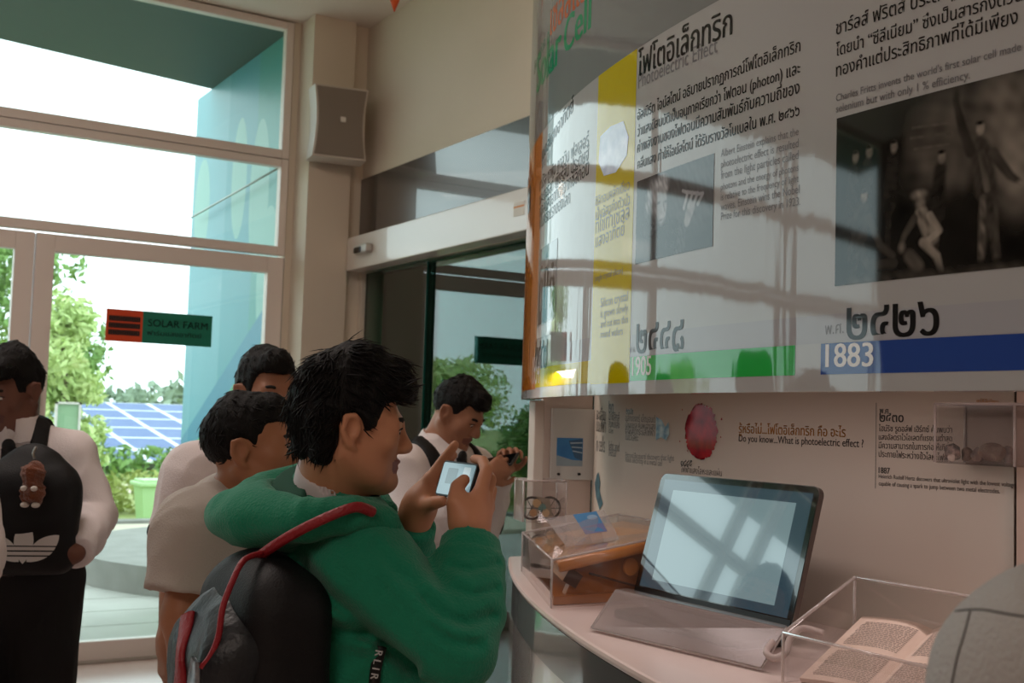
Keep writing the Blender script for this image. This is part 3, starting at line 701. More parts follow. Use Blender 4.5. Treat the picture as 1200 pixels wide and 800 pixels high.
def man(head, neck_, hip, feet, w, tone, face=.24, hat=0):
    D_.limb([q(*neck_), q(*hip)], [w * .8 * S_, w * S_], tone, soft=.018, tex=.5, sc=80, seed=int(hip[0]))
    for f_ in feet: D_.limb([q(*hip), q(*f_)], [w * .55 * S_, w * .35 * S_], tone, soft=.014, tex=.5, sc=80, seed=int(f_[0]))
    D_.oval(*q(*head), 5.2 * S_, 7.5 * S_, face, soft=.012, sc=120, seed=3)
    h_ = q(*head); D_.oval(h_[0] - .6 * S_, h_[1] + 6.5 * S_, 5.0 * S_, 2.6 * S_, .014, soft=.008)
for h_, f_ in (((1003, 184), 1.0), ((1019, 178), 1.0), ((1048, 172), 1.0), ((1104, 184), 1.2)): man(h_, (h_[0] - 2, h_[1] + 14), (h_[0] - 6, h_[1] + 70), ((h_[0] - 8, h_[1] + 120),), 11, .022, .17)
man((1013, 230), (1010, 246), (1006, 290), ((1022, 318), (1000, 322)), 15, .030, .2); D_.limb([q(1018, 255), q(1032, 288), q(1046, 300)], 5 * S_, .05, soft=.015, sc=80)
D_.limb([q(1024, 310), q(1048, 308)], 6 * S_, .035, soft=.01)
man((1149, 150), (1148, 172), (1156, 222), ((1150, 302), (1168, 300)), 15, .045, .30); D_.limb([q(1138, 178), q(1128, 150), q(1120, 118)], [7 * S_, 6 * S_, 4 * S_], .035, soft=.012, tex=.5); D_.limb([q(1164, 180), q(1184, 206), q(1196, 214)], [7 * S_, 5 * S_, 3 * S_], .05, soft=.012, tex=.5); D_.oval(*q(1197, 214), 4 * S_, 3 * S_, .3); D_.oval(*q(1121, 112), 5 * S_, 10 * S_, .03)
D_.limb([q(1150, 180), q(1157, 222)], 4 * S_, .09, soft=.012, tex=.6); D_.limb([q(1152, 232), q(1150, 300)], 4 * S_, .11, soft=.012, tex=.6, sc=120); D_.limb([q(1167, 236), q(1168, 298)], 3 * S_, .07, soft=.012, tex=.6)
D_.limb([q(1080, 250), q(1092, 278)], [9 * S_, 10 * S_], .20, soft=.014, tex=.5, sc=120); D_.limb([q(1090, 252), q(1101, 270), q(1086, 284)], 4.5 * S_, .30, soft=.01, tex=.4); D_.limb([q(1082, 284), q(1098, 300), q(1103, 318)], [6 * S_, 5 * S_, 3.5 * S_], .24, soft=.012, tex=.5); D_.limb([q(1072, 256), q(1060, 276), q(1056, 288)], [5 * S_, 4 * S_, 3 * S_], .07, soft=.014); D_.oval(*q(1057, 290), 4 * S_, 5 * S_, .22); D_.oval(*q(1079, 238), 6 * S_, 7 * S_, .2, sc=140); D_.oval(*q(1077, 228), 9 * S_, 5 * S_, .24, sc=120)
D_.limb([q(1066, 300), q(1076, 312)], 8 * S_, .10, soft=.02); D_.limb([q(1000, 332), q(1190, 316)], 7 * S_, .05, soft=.04, tex=.7)
D_.build('photo_print', board_map, a0[0], a0[0] + PWd, zb_, zt_, 'fff0de', board)
c0, c1, c2 = bd(747, 213), bd(747, 309), bd(836, 250); asp = (c2[0] - c0[0]) / (c0[1] - c1[1])
D_ = Drawing(asp, 110, .035)
D_.oval(asp * .8, .7, asp * .35, .4, .09, soft=.2)
D_.oval(asp * .24, .62, .16, .30, .30, soft=.06, tex=.5, sc=70); D_.oval(asp * .20, .30, .2, .3, .05, soft=.06); D_.limb([(asp * .1, .0), (asp * .5, .2)], .22, .03, soft=.05, tex=.4); D_.oval(asp * .36, .84, .16, .13, .42, soft=.05, tex=.5, sc=80)
D_.oval(asp * .37, .62, .115, .22, .36, soft=.03, tex=.15); D_.oval(asp * .42, .64, .03, .014, .05); D_.oval(asp * .33, .65, .03, .014, .06); D_.limb([(asp * .39, .64), (asp * .41, .54)], .014, .2, soft=.012); D_.oval(asp * .38, .49, .055, .022, .5, sc=120); D_.oval(asp * .36, .44, .03, .01, .1)
D_.limb([(asp * .62, .0), (asp * .64, .26), (asp * .70, .36)], [.10, .08, .07], .06, soft=.02, tex=.5, sc=90); D_.limb([(asp * .70, .34), (asp * .74, .48)], [.06, .08], .33, soft=.02)
for k in range(4): D_.limb([(asp * (.66 + .055 * k), .50), (asp * (.70 + .06 * k), .66 - .02 * k), (asp * (.64 + .06 * k), .70 - .03 * k)], [.024, .022, .018], .42 - .03 * k, soft=.010, tex=.1)
D_.build('photo_print', board_map, c0[0], c2[0], c1[1], c0[1], 'f6f8ff', board)
d0, d1, d2 = bd(633, 293), bd(629, 397), bd(652, 340); asp = (d2[0] - d1[0]) / (d0[1] - d1[1])
D_ = Drawing(asp, 90, .22)
for k, (x, h_) in enumerate(((.2, .72), (.5, .82), (.8, .68))):
    D_.limb([(asp * x, .12), (asp * x, h_ - .16)], [.13, .12], .012, soft=.02); D_.oval(asp * x, h_, .055, .075, .34, soft=.015); D_.oval(asp * x, h_ + .055, .055, .035, .02, soft=.012); D_.limb([(asp * x, .3), (asp * x, h_ - .12)], .015, .5, soft=.01)
D_.limb([(0, .05), (asp, .08)], .08, .6, soft=.03)
D_.build('photo_print', board_map, d1[0], d2[0], d1[1], d0[1], 'ffffff', board)
e0, e1 = bd(703, 172), bd(736, 172)
V, F = flatpoly(board_map, [bd(*q) for q in ((704, 160), (716, 148), (731, 142), (737, 160), (735, 182), (722, 202), (708, 206), (702, 190))], .0009); obj('crystal_print', V, F, mat('print_lavender', '8b87a8', .35, coat=1, noise=(40, 'a9a4bd', 1)), board)
for q in (((627, 208), (629, 224)), ((625, 226), (627, 238))):
    A, B = bd(*q[0]), bd(*q[1]); P, F = patch(board_map, UL + .05, UL + .13, B[1], A[1], .0009, 4); obj('dark_print', P, F, M_p2, board)

# niche wall behind the counter
NX, NY, NR = 1.82, 2.15, 1.15
def niche_map(s, z, off=0.0):
    s = np.asarray(s, float); z = np.asarray(z, float); a = np.maximum(-s, 0) / NR
    x = NX + NR - (NR + off) * np.cos(a); y = np.where(s >= 0, NY - s, NY + (NR + off) * np.sin(a)); x = np.where(s >= 0, NX - off, x)
    return np.stack([x, y, z + 0 * s], -1)
def nw(px, py):
    p = on_x(NX, px, py)
    if p[1] <= NY: return (NY - p[1], p[2])
    d = ray(px, py); c = np.array([NX + NR, NY]); a = d[:2] @ d[:2]; b = -2 * d[:2] @ c; e = c @ c - NR * NR
    t = (-b - math.sqrt(max(b * b - 4 * a * e, 0))) / (2 * a); p = CC + d * t
    return (-NR * math.atan2(p[1] - NY, NX + NR - p[0]), p[2])
ZK = 1.10
M_niche = mat('niche_panel', 'cfc3b6', .6, spec=.15, noise=(2, 'cbbfb2', 1))
niche = thing('niche_panel', 'printed wall panel behind the counter with the photoelectric effect question', 'wall panel', niche_map(.5, ZK))
P1, F1 = patch(niche_map, -NR * 0.72, .885, ZK, 1.612, 0, 48); P2, F2 = patch(niche_map, -NR * .72, .885, ZK, 1.612, -.03, 48)
m = MB(); m.add(P1, F1); m.add(P2, [f[::-1] for f in F2]); n = len(P1)
m.F += [[i * 2 + 1, (i + 1) * 2 + 1, (i + 1) * 2 + 1 + n, i * 2 + 1 + n] for i in range(48)] + [[0, n, n + 1, 1], [96, 97, n + 97, n + 96]]
m.build('panel', M_niche, niche, True)
P1, F1 = patch(niche_map, .890, 2.2, ZK, 1.612, 0, 8); obj('side_panel', P1, F1, mat('niche_panel_pink', 'cbb6a8', .6, spec=.15), niche)
P1, F1 = patch(niche_map, .884, .891, ZK, 1.612, -.006, 2); obj('seam', P1, F1, M_dark, niche)
M_nink = mat('niche_ink', '4a4440', .5); M_nor = mat('niche_ink_orange', 'cf8b34', .5); M_ngr = mat('niche_ink_grey', '85807a', .5)
def nline(name, m_, lines, bold=0.0, st=1.2):
    for body, a, b in lines: Writing(niche_map, .0006).line(body, nw(*a), nw(*b), st, bold).build(name if len(lines) == 1 else 'text_line', m_, niche)
nline('question', M_nor, [('รู้หรือไม่...โฟโตอิเล็กทริก คือ อะไร', (866, 507), (991, 512))], .018, 1.15)
nline('question', M_nink, [('Do you know...What is photoelectric effect ?', (866, 517), (1012, 524))], .008, 1.15)
nline('year', M_nink, [('พ.ศ.', (1031, 484), (1043, 485)), ('๒๔๓๐', (1031, 494), (1059, 494.5))], .02, 1.1)
nline('text_block', M_nink, [('ไฮน์ริช รูดอล์ฟ เฮิร์ทซ์ ค้นพบว่า', (1030, 505), (1116, 507)), ('แสงอัลตราไวโอเลตที่แรงดันต่ำสุด', (1030, 515), (1116, 517)), ('มีความสามารถในการก่อให้เกิด', (1030, 525), (1112, 528)), ('ประกายไฟระหว่างขั้วโลหะไฟฟ้า', (1030, 535), (1114, 540))], .006, 1.2)
nline('year', M_nink, [('1887', (1030, 554), (1043, 555))], .03, 1.1)
nline('text_block', M_ngr, [('Heinrich Rudolf Hertz discovers that ultraviolet light with the lowest voltage', (1030, 560), (1190, 570.5)), ('capable of causing a spark to jump between two metal electrodes.', (1030, 568.5), (1172, 578))], .008, 1.2)
nline('year', M_nink, [('๒๓๘๒', (734, 485), (742, 485.5)), ('๒๓', (713.5, 484), (719, 484.5)), ('๑๘๔๕', (798, 546), (811, 547))], .03, 1.4)
nline('text_block', M_nink, [('อเล็กซองดร์ เอ็ดมอนด์', (733, 493), (768, 495)), ('เบ็กเคอเรล ค้นพบว่าแสง', (733, 501), (768, 503)), ('ทำให้เกิดกระแสไฟฟ้า', (733, 508), (767, 511)), ('ในขั้วโลหะ', (733, 515), (748, 517)), ('นักฟิสิกส์', (713.5, 492), (726, 494)), ('ค้นพบแสง', (713.5, 500), (726, 502)), ('ในโลหะ', (713.5, 507), (719, 508)), ('และเปลี่ยน', (699, 491), (710, 493)), ('เป็นไฟฟ้า', (699, 505), (710, 507)), ('ไฟฟ้าแสงโลหะและแผ่น', (798, 553), (846, 558))], 0, 1.3)
nline('text_block', M_ngr, [('Edmond Becquerel discovers that light', (733, 536), (790, 540)), ('makes electricity in a metal cell', (733, 541), (776, 546)), ('light and', (713.5, 527), (726, 529)), ('metal', (713.5, 534), (722, 535)), ('in cells', (699, 528), (709, 530))], 0, 1.4)
pts = []
c = nw(822, 505.5); e = nw(841.5, 505.5); f_ = nw(822, 473); g = np.random.default_rng(5)
for k in range(90):
    a = 2 * PI * k / 90; q = 1 + g.uniform(-.09, .05); pts.append((c[0] + abs(e[0] - c[0]) * q * math.cos(a), c[1] + abs(f_[1] - c[1]) * q * math.sin(a)))
V, F = flatpoly(niche_map, pts, .0012); obj('red_spot', V, F, mat('print_red', 'b3101f', .5, spec=0, coat=.3, coat_rough=.06, noise=(25, '7d1020', 1)), niche)
b = MB()
for px, py, r in ((846, 491, .003), (797, 517, .002), (845, 512, .002), (806, 528, .002), (800, 480, .002)):
    q = nw(px, py); V, F = flatpoly(niche_map, oval(q[0], q[1], r, r, 8), .0012); b.add(V, F)
b.build('red_flecks', mat('print_red_flat', 'a01220', .4), niche)
V, F = flatpoly(niche_map, [nw(*q) for q in ((769, 488), (776, 492), (780, 500), (784, 494), (785, 508), (781, 516), (775, 512), (769, 516))], .0012); obj('blue_print', V, F, mat('print_blue_grey', '4f7a94', .5, noise=(60, '9fb2b8', 1)), niche)
V, F = flatpoly(niche_map, [nw(*q) for q in ((697.5, 566), (700, 556), (702, 553), (704, 566), (703, 574), (707, 590), (703, 597), (699, 582))], .0015); obj('teal_print', V, F, mat('print_teal', '4d7f8c', .5, noise=(40, '345a68', 1)), niche)
for x in (1027,):
    A, B = nw(x, 458), nw(x - 2, 572); P, F = patch(niche_map, A[0], A[0] + .0015, B[1], ZB, .001, 1); obj('hairline', P, F, M_ngr, niche)
# soffit closing the underside between board and niche wall, and the end wall
sof = MB(); us = np.linspace(UL, UR, 40); A = board_map(us, 1.618, -.036); Bx = A.copy(); Bx[:, 0] = np.maximum(Bx[:, 0] + .02, 2.35); V = np.concatenate([A, Bx, A + [0, 0, .03], Bx + [0, 0, .03]])
F = []
for i in range(39): F += [[i, i + 1, 40 + i + 1, 40 + i], [80 + i, 120 + i, 121 + i, 81 + i]]
sof.add(V, F); sof.build('soffit', mat('soffit_white', 'c9bcb0', .6), board)
# counter
KC = np.array([5.982, .221]); KR = 4.963
def kmap(yy, z, off=0.0):
    return np.stack([KC[0] - np.sqrt((KR + off) ** 2 - (yy - KC[1]) ** 2), yy, 0 * yy + z], -1)
M_top = mat('counter_top', 'ead9d4', .35, coat=.3, noise=(2, 'e6d4ce', 1)); M_steel = mat('counter_band', '565656', .35, 0, coat=.9, coat_rough=.04, bump=(6, .05, (1, 1, .3), .02)); M_kfr = mat('counter_front', 'cfccc8', .18, coat=1.0, coat_rough=.05, bump=(5, .08, (1, 1, .2), .02))
counter = thing('display_counter', 'curved white topped exhibit counter with dark metal band', 'counter', (1.6, 1.8, 0))
yy = np.concatenate([np.linspace(-1.0, 2.9, 60)])
def wedge(off, z0, z1, back, rnd=0.0):
    E = kmap(yy, z0, off); n = len(yy); V = []; F = []
    prof = [(0, z0)] if not rnd else [(-rnd, z0), (-rnd * .3, z0 + rnd * .3), (0, z0 + rnd), (0, z1 - rnd), (-rnd * .3, z1 - rnd * .3), (-rnd, z1)]
    if not rnd: prof = [(0, z0), (0, z1)]
    k = len(prof)
    for dx, z in prof: V.append(kmap(yy, z, off + dx))
    V.append(np.stack([0 * yy + back, yy, 0 * yy + z1], -1)); V.append(np.stack([0 * yy + back, yy, 0 * yy + z0], -1)); k += 2
    V = np.concatenate(V)
    V = np.concatenate([V, V[:n], V[(k - 3) * n:(k - 2) * n]]); e_ = {0: k, k - 3: k + 1}       # the front keeps its own rim so it shades as one clean curve
    for j in range(k):
        a_, b_ = j, (j + 1) % k
        if not rnd and j >= k - 3: a_, b_ = e_.get(a_, a_), e_.get(b_, b_)
        for i in range(n - 1): F.append([a_ * n + i, a_ * n + i + 1, b_ * n + i + 1, b_ * n + i])
    F.append([j * n for j in range(k)]); F.append([j * n + n - 1 for j in range(k)][::-1])
    return MB().add(V, F)
wedge(.004, ZK - .016, ZK, 2.42, .007).build('worktop', M_top, counter, False)
wedge(0, ZK - .108, ZK - .0165, 2.42).build('metal_band', M_steel, counter, True)
wedge(-.004, 0, ZK - .1085, 2.42).build('front_panel', M_kfr, counter, True)
# end post and white backing wall beyond the niche wall
p = at(627, 560, 3.16)
t = tag(MB().box((p[0] - .016, p[1] - .016, ZK), (p[0] + .016, p[1] + .016, ZB - .001), .003).build('support_post', M_white), 'slim white post at the far end of the counter', 'post')
e1_, e2_ = at(634, 560, 3.36), at(705, 560, 3.40)
def back_map(u, z, off=0.0):
    u = np.asarray(u, float)[..., None]; d = unit((e2_ - e1_) * [1, 1, 0]); nrm = np.array([d[1], -d[0], 0]); nrm = nrm if nrm[1] < 0 else -nrm
    q = e1_ * [1, 1, 0] + u * d + nrm * off; q = q + 0 * u; q[..., 2] = z; return q
def bw(px, py):
    d = unit((e2_ - e1_) * [1, 1, 0]); nrm = np.array([d[1], -d[0], 0]); r = ray(px, py); t_ = ((e1_ - CC) * [1, 1, 0]) @ nrm / (r @ nrm); q = CC + r * t_
    return ((q - e1_) @ d, q[2])
t = tag(slab(back_map, 0, .150, ZK, 1.612, -.02, 0).build('backing_board', mat('pinkish_white', 'd3c4ba', .5)), 'pinkish white end panel behind the slim post', 'panel')
A, B = bw(646, 478), bw(694, 562)
t = thing('picture_stand', 'white acrylic panel carrying a small blue photo', 'panel', back_map((A[0] + B[0]) / 2, B[1], .01))
M_acw = mat('white_acrylic', 'd6d8d6', .15, coat=1.0, coat_rough=.03)
slab(back_map, A[0], B[0], B[1], A[1], .002, .012).build('acrylic_sheet', M_acw, t)
A2, B2 = bw(651.5, 512.5), bw(681, 546)
pic = Pic(lambda u, z, o=0: back_map(u, z, o), A2[0], B2[0], B2[1], A2[1], mat('photo_sky', '3f8fd0', .35, noise=(12, '2f7cc4', 1)), t, .0128)
pic.shapes([[(0, .0), (1, .0), (1, .2), (.6, .22), (0, .38)]], mat('photo_haze', '9fb6c4', .4), 'printed_ground'); pic.shapes([[(.45, .9), (.98, .98), (.98, .2), (.7, .3)]], mat('photo_steelblue', '3f6c94', .4), 'printed_building'); pic.shapes([[(.5, .84), (.98, .86), (.98, .82), (.53, .79)], [(.56, .7), (.98, .68), (.98, .64), (.58, .66)], [(.6, .56), (.98, .5), (.98, .46), (.62, .52)]], mat('photo_line', 'a8c4d8', .4), 'printed_lines')
b = MB()
for px in (653, 677):
    q = bw(px, 555); b.tube([back_map(q[0], q[1], .012), back_map(q[0], q[1], .02)], .004, 8)
b.build('bolts', M_dark, t)

# ---------------------------------------------------------------- things on the counter
M_acr = glass('clear_acrylic', 'faf9f9', 0.016, 'e8dcd8'); M_edge = glass('acrylic_edge', 'e9e4e2', 0.35, 'efe6e2'); M_frost = glass('frosted_acrylic', 'cdc6c5', 0.24, 'c9bcb8', rough=.25)
def acrylic_case(name, label, plan, z0, tops, wall_h=None, lid=True, loc=None, fr=None):
    """plan: corners anticlockwise; tops: height of the top edge at every corner"""
    n = len(plan); pl_ = [np.array(p, float) for p in plan]; c = sum(pl_) / n
    t = thing(name, label, 'display case', (c[0], c[1], z0))
    th = .004
    inn = [p + unit(c - p) * th * 1.5 for p in pl_]
    for i in range(n):
        j = (i + 1) % n; a, b_, ai, bi_ = pl_[i], pl_[j], inn[i], inn[j]
        V = [(*a, z0), (*b_, z0), (*b_, tops[j]), (*a, tops[i]), (*ai, z0), (*bi_, z0), (*bi_, tops[j]), (*ai, tops[i])]
        MB().add(V, [[0, 1, 2, 3], [7, 6, 5, 4], [0, 4, 5, 1], [1, 5, 6, 2], [2, 6, 7, 3], [3, 7, 4, 0]]).build('side_wall', M_acr, t)
    if lid:
        V = [(*p, tops[i] - .004) for i, p in enumerate(inn)] + [(*p, tops[i]) for i, p in enumerate(inn)]
        MB().add(V, [list(range(n))[::-1], list(range(n, 2 * n))] + [[i, (i + 1) % n, n + (i + 1) % n, n + i] for i in range(n)]).build('lid', M_acr, t)
    for i in range(n):
        j = (i + 1) % n
        MB().tube([(*pl_[i], tops[i]), (*pl_[j], tops[j])], .0028, 6).build('top_edge', M_edge, t, True)
        MB().tube([(*pl_[i], z0 + .001), (*pl_[i], tops[i])], .0026, 6).build('corner_edge', M_edge, t, True)
    return t
# wooden device in its wedge shaped case
acrylic_case('acrylic_case', 'clear acrylic case over the wooden slatted device at the left of the counter', [(1.398, 2.075), (1.79, 2.055), (1.838, 2.43), (1.655, 2.60)], ZK + .0005, [1.203, 1.262, 1.262, 1.203])
M_wood = mat('honey_wood', 'd8924a', .35, coat=.35, noise=(9, 'c8803a', 1), bump=(20, .05, (1, 8, 8), .01)); M_wood2 = mat('brown_wood', 'ad6d34', .4, coat=.3, noise=(10, '985c28', 1)); M_wdark = mat('dark_wood_end', '4a2a18', .5); M_wpale = mat('slat_wood', 'e2b480', .4, noise=(30, 'd5a268', 1))
t = thing('wooden_device', 'honey coloured wooden device with a slanted slatted top in the acrylic case', 'wooden device', (1.62, 2.25, ZK))
def sheet(c4, th, b):
    c4 = [np.array(p, float) for p in c4]; nrm = unit(np.cross(c4[1] - c4[0], c4[3] - c4[0]))
    V = c4 + [p - nrm * th for p in c4]
    return b.add(V, [[0, 1, 2, 3], [7, 6, 5, 4], [0, 4, 5, 1], [1, 5, 6, 2], [2, 6, 7, 3], [3, 7, 4, 0]])
sl4 = [(1.43, 2.10, 1.193), (1.775, 2.085, 1.247), (1.815, 2.39, 1.247), (1.64, 2.54, 1.193)]
sheet(sl4, .012, MB()).build('slanted_top', M_wood, t)
A, B = np.array(sl4[0]), np.array(sl4[1]); MB().tube([A + [0, -.004, -.008], B + [0, -.004, -.008]], .0125, 10).build('rounded_front', M_wood, t, True)
for k in range(16):
    f0, f1 = (k + .12) / 16, (k + .82) / 16
    a, d = np.array(sl4[0]), np.array(sl4[3]); b_, c_ = np.array(sl4[1]), np.array(sl4[2]); up = np.array([0, 0, .0035])
    lp = lambda p, q, f: p + (q - p) * (.06 + .9 * f)
    sheet([lp(a, d, f0) + up, lp(b_, c_, f0) + up, lp(b_, c_, f1) + up, lp(a, d, f1) + up], .004, MB()).build('slat', M_wpale, t)
MB().prism([(1.425, 2.105), (1.775, 2.09), (1.81, 2.36), (1.62, 2.5)], ZK + .001, ZK + .02).build('base_board', M_wood2, t)
V = [(1.47, 2.125, ZK + .02), (1.765, 2.11, ZK + .02), (1.765, 2.11, 1.226), (1.50, 2.125, 1.182)]; V = V + [tuple(np.array(v) + [.004, .02, 0]) for v in V]
MB().add(V, [[0, 1, 2, 3], [7, 6, 5, 4], [0, 4, 5, 1], [1, 5, 6, 2], [2, 6, 7, 3], [3, 7, 4, 0]]).build('side_cheek', M_wood2, t)
c = np.array([1.478, 2.108, 1.155]); a = math.radians(30); R_ = np.array([[math.cos(a), 0, math.sin(a)], [0, 1, 0], [-math.sin(a), 0, math.cos(a)]])
sk = math.radians(-26); Rz = np.array([[math.cos(sk), -math.sin(sk), 0], [math.sin(sk), math.cos(sk), 0], [0, 0, 1]]) @ R_
MB().box((-.017, .01, -.017), (.017, .30, .017), .001, Rz, c).build('square_bar', M_wood, t); MB().box((-.0165, .008, -.0165), (.0165, .0105, .0165), 0, Rz, c).build('bar_end', M_wdark, t)
MB().tube([(1.635, 2.112, 1.175), (1.635, 2.106, 1.175)], .02, 20).build('round_plug', M_wood, t)
MB().tube([(1.52, 2.107, 1.165), (1.70, 2.102, 1.118)], .003, 6).build('brace_edge', M_wdark, t, True)
# card leaning on the slats
bl, br = on_z(1.272, 666, 644), on_z(1.276, 727, 633)
bl = np.array([1.50, 2.13, 1.2085]) if False else on_y(2.20, 664, 640); br = on_y(2.16, 726, 632)
dl = (bl - CC) @ AWAY; dr = (br - CC) @ AWAY
tl, tr = at(639, 607, dl + .035), at(708, 597, dr + .035)
t = thing('picture_card', 'clear acrylic card with a small blue photo leaning over the wooden device', 'card', (bl + br) / 2)
sheet([bl, br, tr, tl], .0025, MB()).build('clear_sheet', glass('card_acrylic', 'f2f2f2', .16, 'e9e6e6'), t)
def card(u, v, o=0.0):
    u = np.asarray(u, float)[..., None]; v = np.asarray(v, float)[..., None]; n_ = unit(np.cross(br - bl, tl - bl))
    return (bl * (1 - u) + br * u) * (1 - v) + (tl * (1 - u) + tr * u) * v + n_ * o
pc = Pic(card, .46, .86, .30, .98, mat('card_photo_blue', '4f86b4', .5, spec=.2), t, .0008)
pc.shapes([[(0, 0), (1, 0), (1, .42), (0, .34)]], mat('card_photo_violet', '6d74a0', .5), 'printed_ground'); pc.shapes([oval(.7, .75, .22, .12)], mat('card_photo_pale', '86a8c4', .5), 'printed_cloud')
# laptop
LO = np.array([1.577, 2.021, 1.132]); wv = np.array([0, -1.0, 0]); ta = math.radians(15.8); uv_ = np.array([math.sin(ta), 0, math.cos(ta)]); nv = np.array([-math.cos(ta), 0, math.sin(ta)])
LW, LH = .469, .270
t = thing('laptop', 'open laptop with a black bezel showing a pale screen, on the counter', 'laptop', (1.5, 1.79, ZK))
def rrect(w, h, r_top, r_bot, n=6):
    pts = []
    for cx, cy, r, a0 in ((w - r_bot, r_bot, r_bot, -PI / 2), (w - r_top, h - r_top, r_top, 0), (r_top, h - r_top, r_top, PI / 2), (r_bot, r_bot, r_bot, PI)):
        for k in range(n + 1):
            a = a0 + PI / 2 * k / n; pts.append((cx + r * math.cos(a), cy + r * math.sin(a)))
    return pts
def lap(u, v, o): return LO + wv * u + uv_ * v + nv * o
def lslab(pts, o0, o1):
    n = len(pts); V = [lap(u, v, o0) for u, v in pts] + [lap(u, v, o1) for u, v in pts]
    return MB().add(V, [list(range(n))[::-1], list(range(n, 2 * n))] + [[i, (i + 1) % n, n + (i + 1) % n, n + i] for i in range(n)])
lslab(rrect(LW, LH, .018, .006), -.012, 0).build('lid', mat('laptop_shell', '6d6460', .3, .7), t)
lslab([(u + .0015, v + .0015) for u, v in rrect(LW - .003, LH - .003, .017, .005)], 0, .0012).build('bezel', mat('bezel_glass', '050607', .08, coat=1.0, coat_rough=.01, ior=1.7), t)
def lpatch(name, u0, u1, v0, v1, m_, o): return obj(name, [lap(u0, v0, o), lap(u1, v0, o), lap(u1, v1, o), lap(u0, v1, o)], [[0, 1, 2, 3]], m_, t)
M_scr1 = mat('screen_border', '0b0d0e', .06, coat=1.0, coat_rough=.01, ior=1.7, emit=('6c8fa2', .16)); M_scr2 = mat('screen_page', '0b0d0e', .06, coat=1.0, coat_rough=.01, ior=1.7, emit=('b4d4da', .30))
lpatch('screen', .016, LW - .014, .018, LH - .014, M_scr1, .0014); lpatch('screen_page', .052, LW - .052, .036, LH - .036, M_scr2, .0016)
lpatch('chin', .004, LW - .004, .002, .016, mat('chin_black', '0a0a0a', .3), .0017)
MB().box((1.455, 1.556, ZK + .001), (1.572, 1.93, ZK + .019), .005).build('keyboard_base', mat('laptop_base', '2a2625', .4, .3), t)
MB().tube([(1.577, 1.60, ZK + .022), (1.577, 1.975, ZK + .022)], .010, 10).build('hinge', mat('hinge_black', '0c0c0c', .35), t, True)
# frosted guard over the keyboard
b0, b1 = np.array([1.322, 1.822, ZK + .0055]), np.array([1.371, 1.414, ZK + .0055]); g0, g1 = np.array([1.45, 1.916, 1.157]), np.array([1.45, 1.441, 1.158])
h0, h1 = np.array([1.555, 2.018, 1.139]), np.array([1.555, 1.542, 1.139])
t = thing('keyboard_guard', 'frosted acrylic guard bent over the laptop keyboard', 'guard', (1.4, 1.7, ZK))
sheet([b1, b0, g0, g1], .004, MB()).build('front_slope', M_frost, t); sheet([g1, g0, h0, h1], .004, MB()).build('top_shelf', glass('guard_top', 'd8d0ce', .3, 'cfc4c0', rough=.2), t)
for a, c in ((b0, b1), (g0, g1), (b1, g1), (b0, g0), (g1, h1)): MB().tube([a, c], .0024, 6).build('edge', M_edge, t, True)
# cable
pts = [at(905, 752, 1.93), at(898, 764, 1.90), at(908, 771, 1.885), at(921, 764, 1.89), at(926, 748, 1.93), at(940, 736, 1.97), at(965, 742, 1.96)]
pts = [np.array([p[0], p[1], max(p[2], ZK + .006)]) for p in pts]
def smooth(pts, n=6):
    pts = [np.array(p, float) for p in pts]; out = []
    for i in range(len(pts) - 1):
        p0, p1, p2, p3 = pts[max(i - 1, 0)], pts[i], pts[i + 1], pts[min(i + 2, len(pts) - 1)]
        for k in range(n):
            s = k / n; out.append(.5 * ((2 * p1) + (-p0 + p2) * s + (2 * p0 - 5 * p1 + 4 * p2 - p3) * s * s + (-p0 + 3 * p1 - 3 * p2 + p3) * s ** 3))
    return out + [pts[-1]]
tag(MB().tube(smooth(pts), .006, 8).build('power_cable', mat('cable_white', 'b8aaa6', .45), None, True), 'pale thick cable looping behind the corner of the laptop', 'cable')
# open book in a slanted clear case
acrylic_case('acrylic_case', 'low clear acrylic case standing around the open book at the right', [(1.35, 1.0), (1.515, 1.0), (1.512, 1.345), (1.35, 1.345)], ZK + .0005, [1.177, 1.257, 1.257, 1.177], lid=False)
def book_plane(px, py, lift=0.0):
    r = ray(px, py); k = .56; t_ = (1.1145 + lift - k * 1.375 - (CC[2] - k * CC[0])) / (r[2] - k * r[0]); return CC + r * t_
t = thing('open_book', 'old open book with yellowed printed pages inside the clear case', 'book', (1.45, 1.2, ZK))
M_page = mat('book_page', 'dcc6b8', .8, noise=(25, 'd2bbac', 1)); M_ptxt = mat('book_print', '8f827c', .8); M_cov = mat('book_edge', '7a5f38', .7)
Ltop, Stop, Lbot = book_plane(1011, 723), book_plane(1092, 735), book_plane(937, 795)
Sbot = Stop + (Lbot - Ltop); pw_ = Stop - Ltop; ph_ = Lbot - Ltop; bn = unit(np.cross(pw_, -ph_)); bn = bn if bn[2] > 0 else -bn
def page(side):
    def f(u, v, o=0.0):                       # u from the spine outwards 0..1, v from top 0..1
        u = np.asarray(u, float); v = np.asarray(v, float); h = .010 * np.sin(np.clip(u, 0, 1) * PI * .9) ** .7 * (1 - .6 * u) - .004 * np.exp(-(u * 9) ** 2)
        return Stop + side * u[..., None] * pw_ + v[..., None] * ph_ + bn * (h[..., None] + o)
    return f
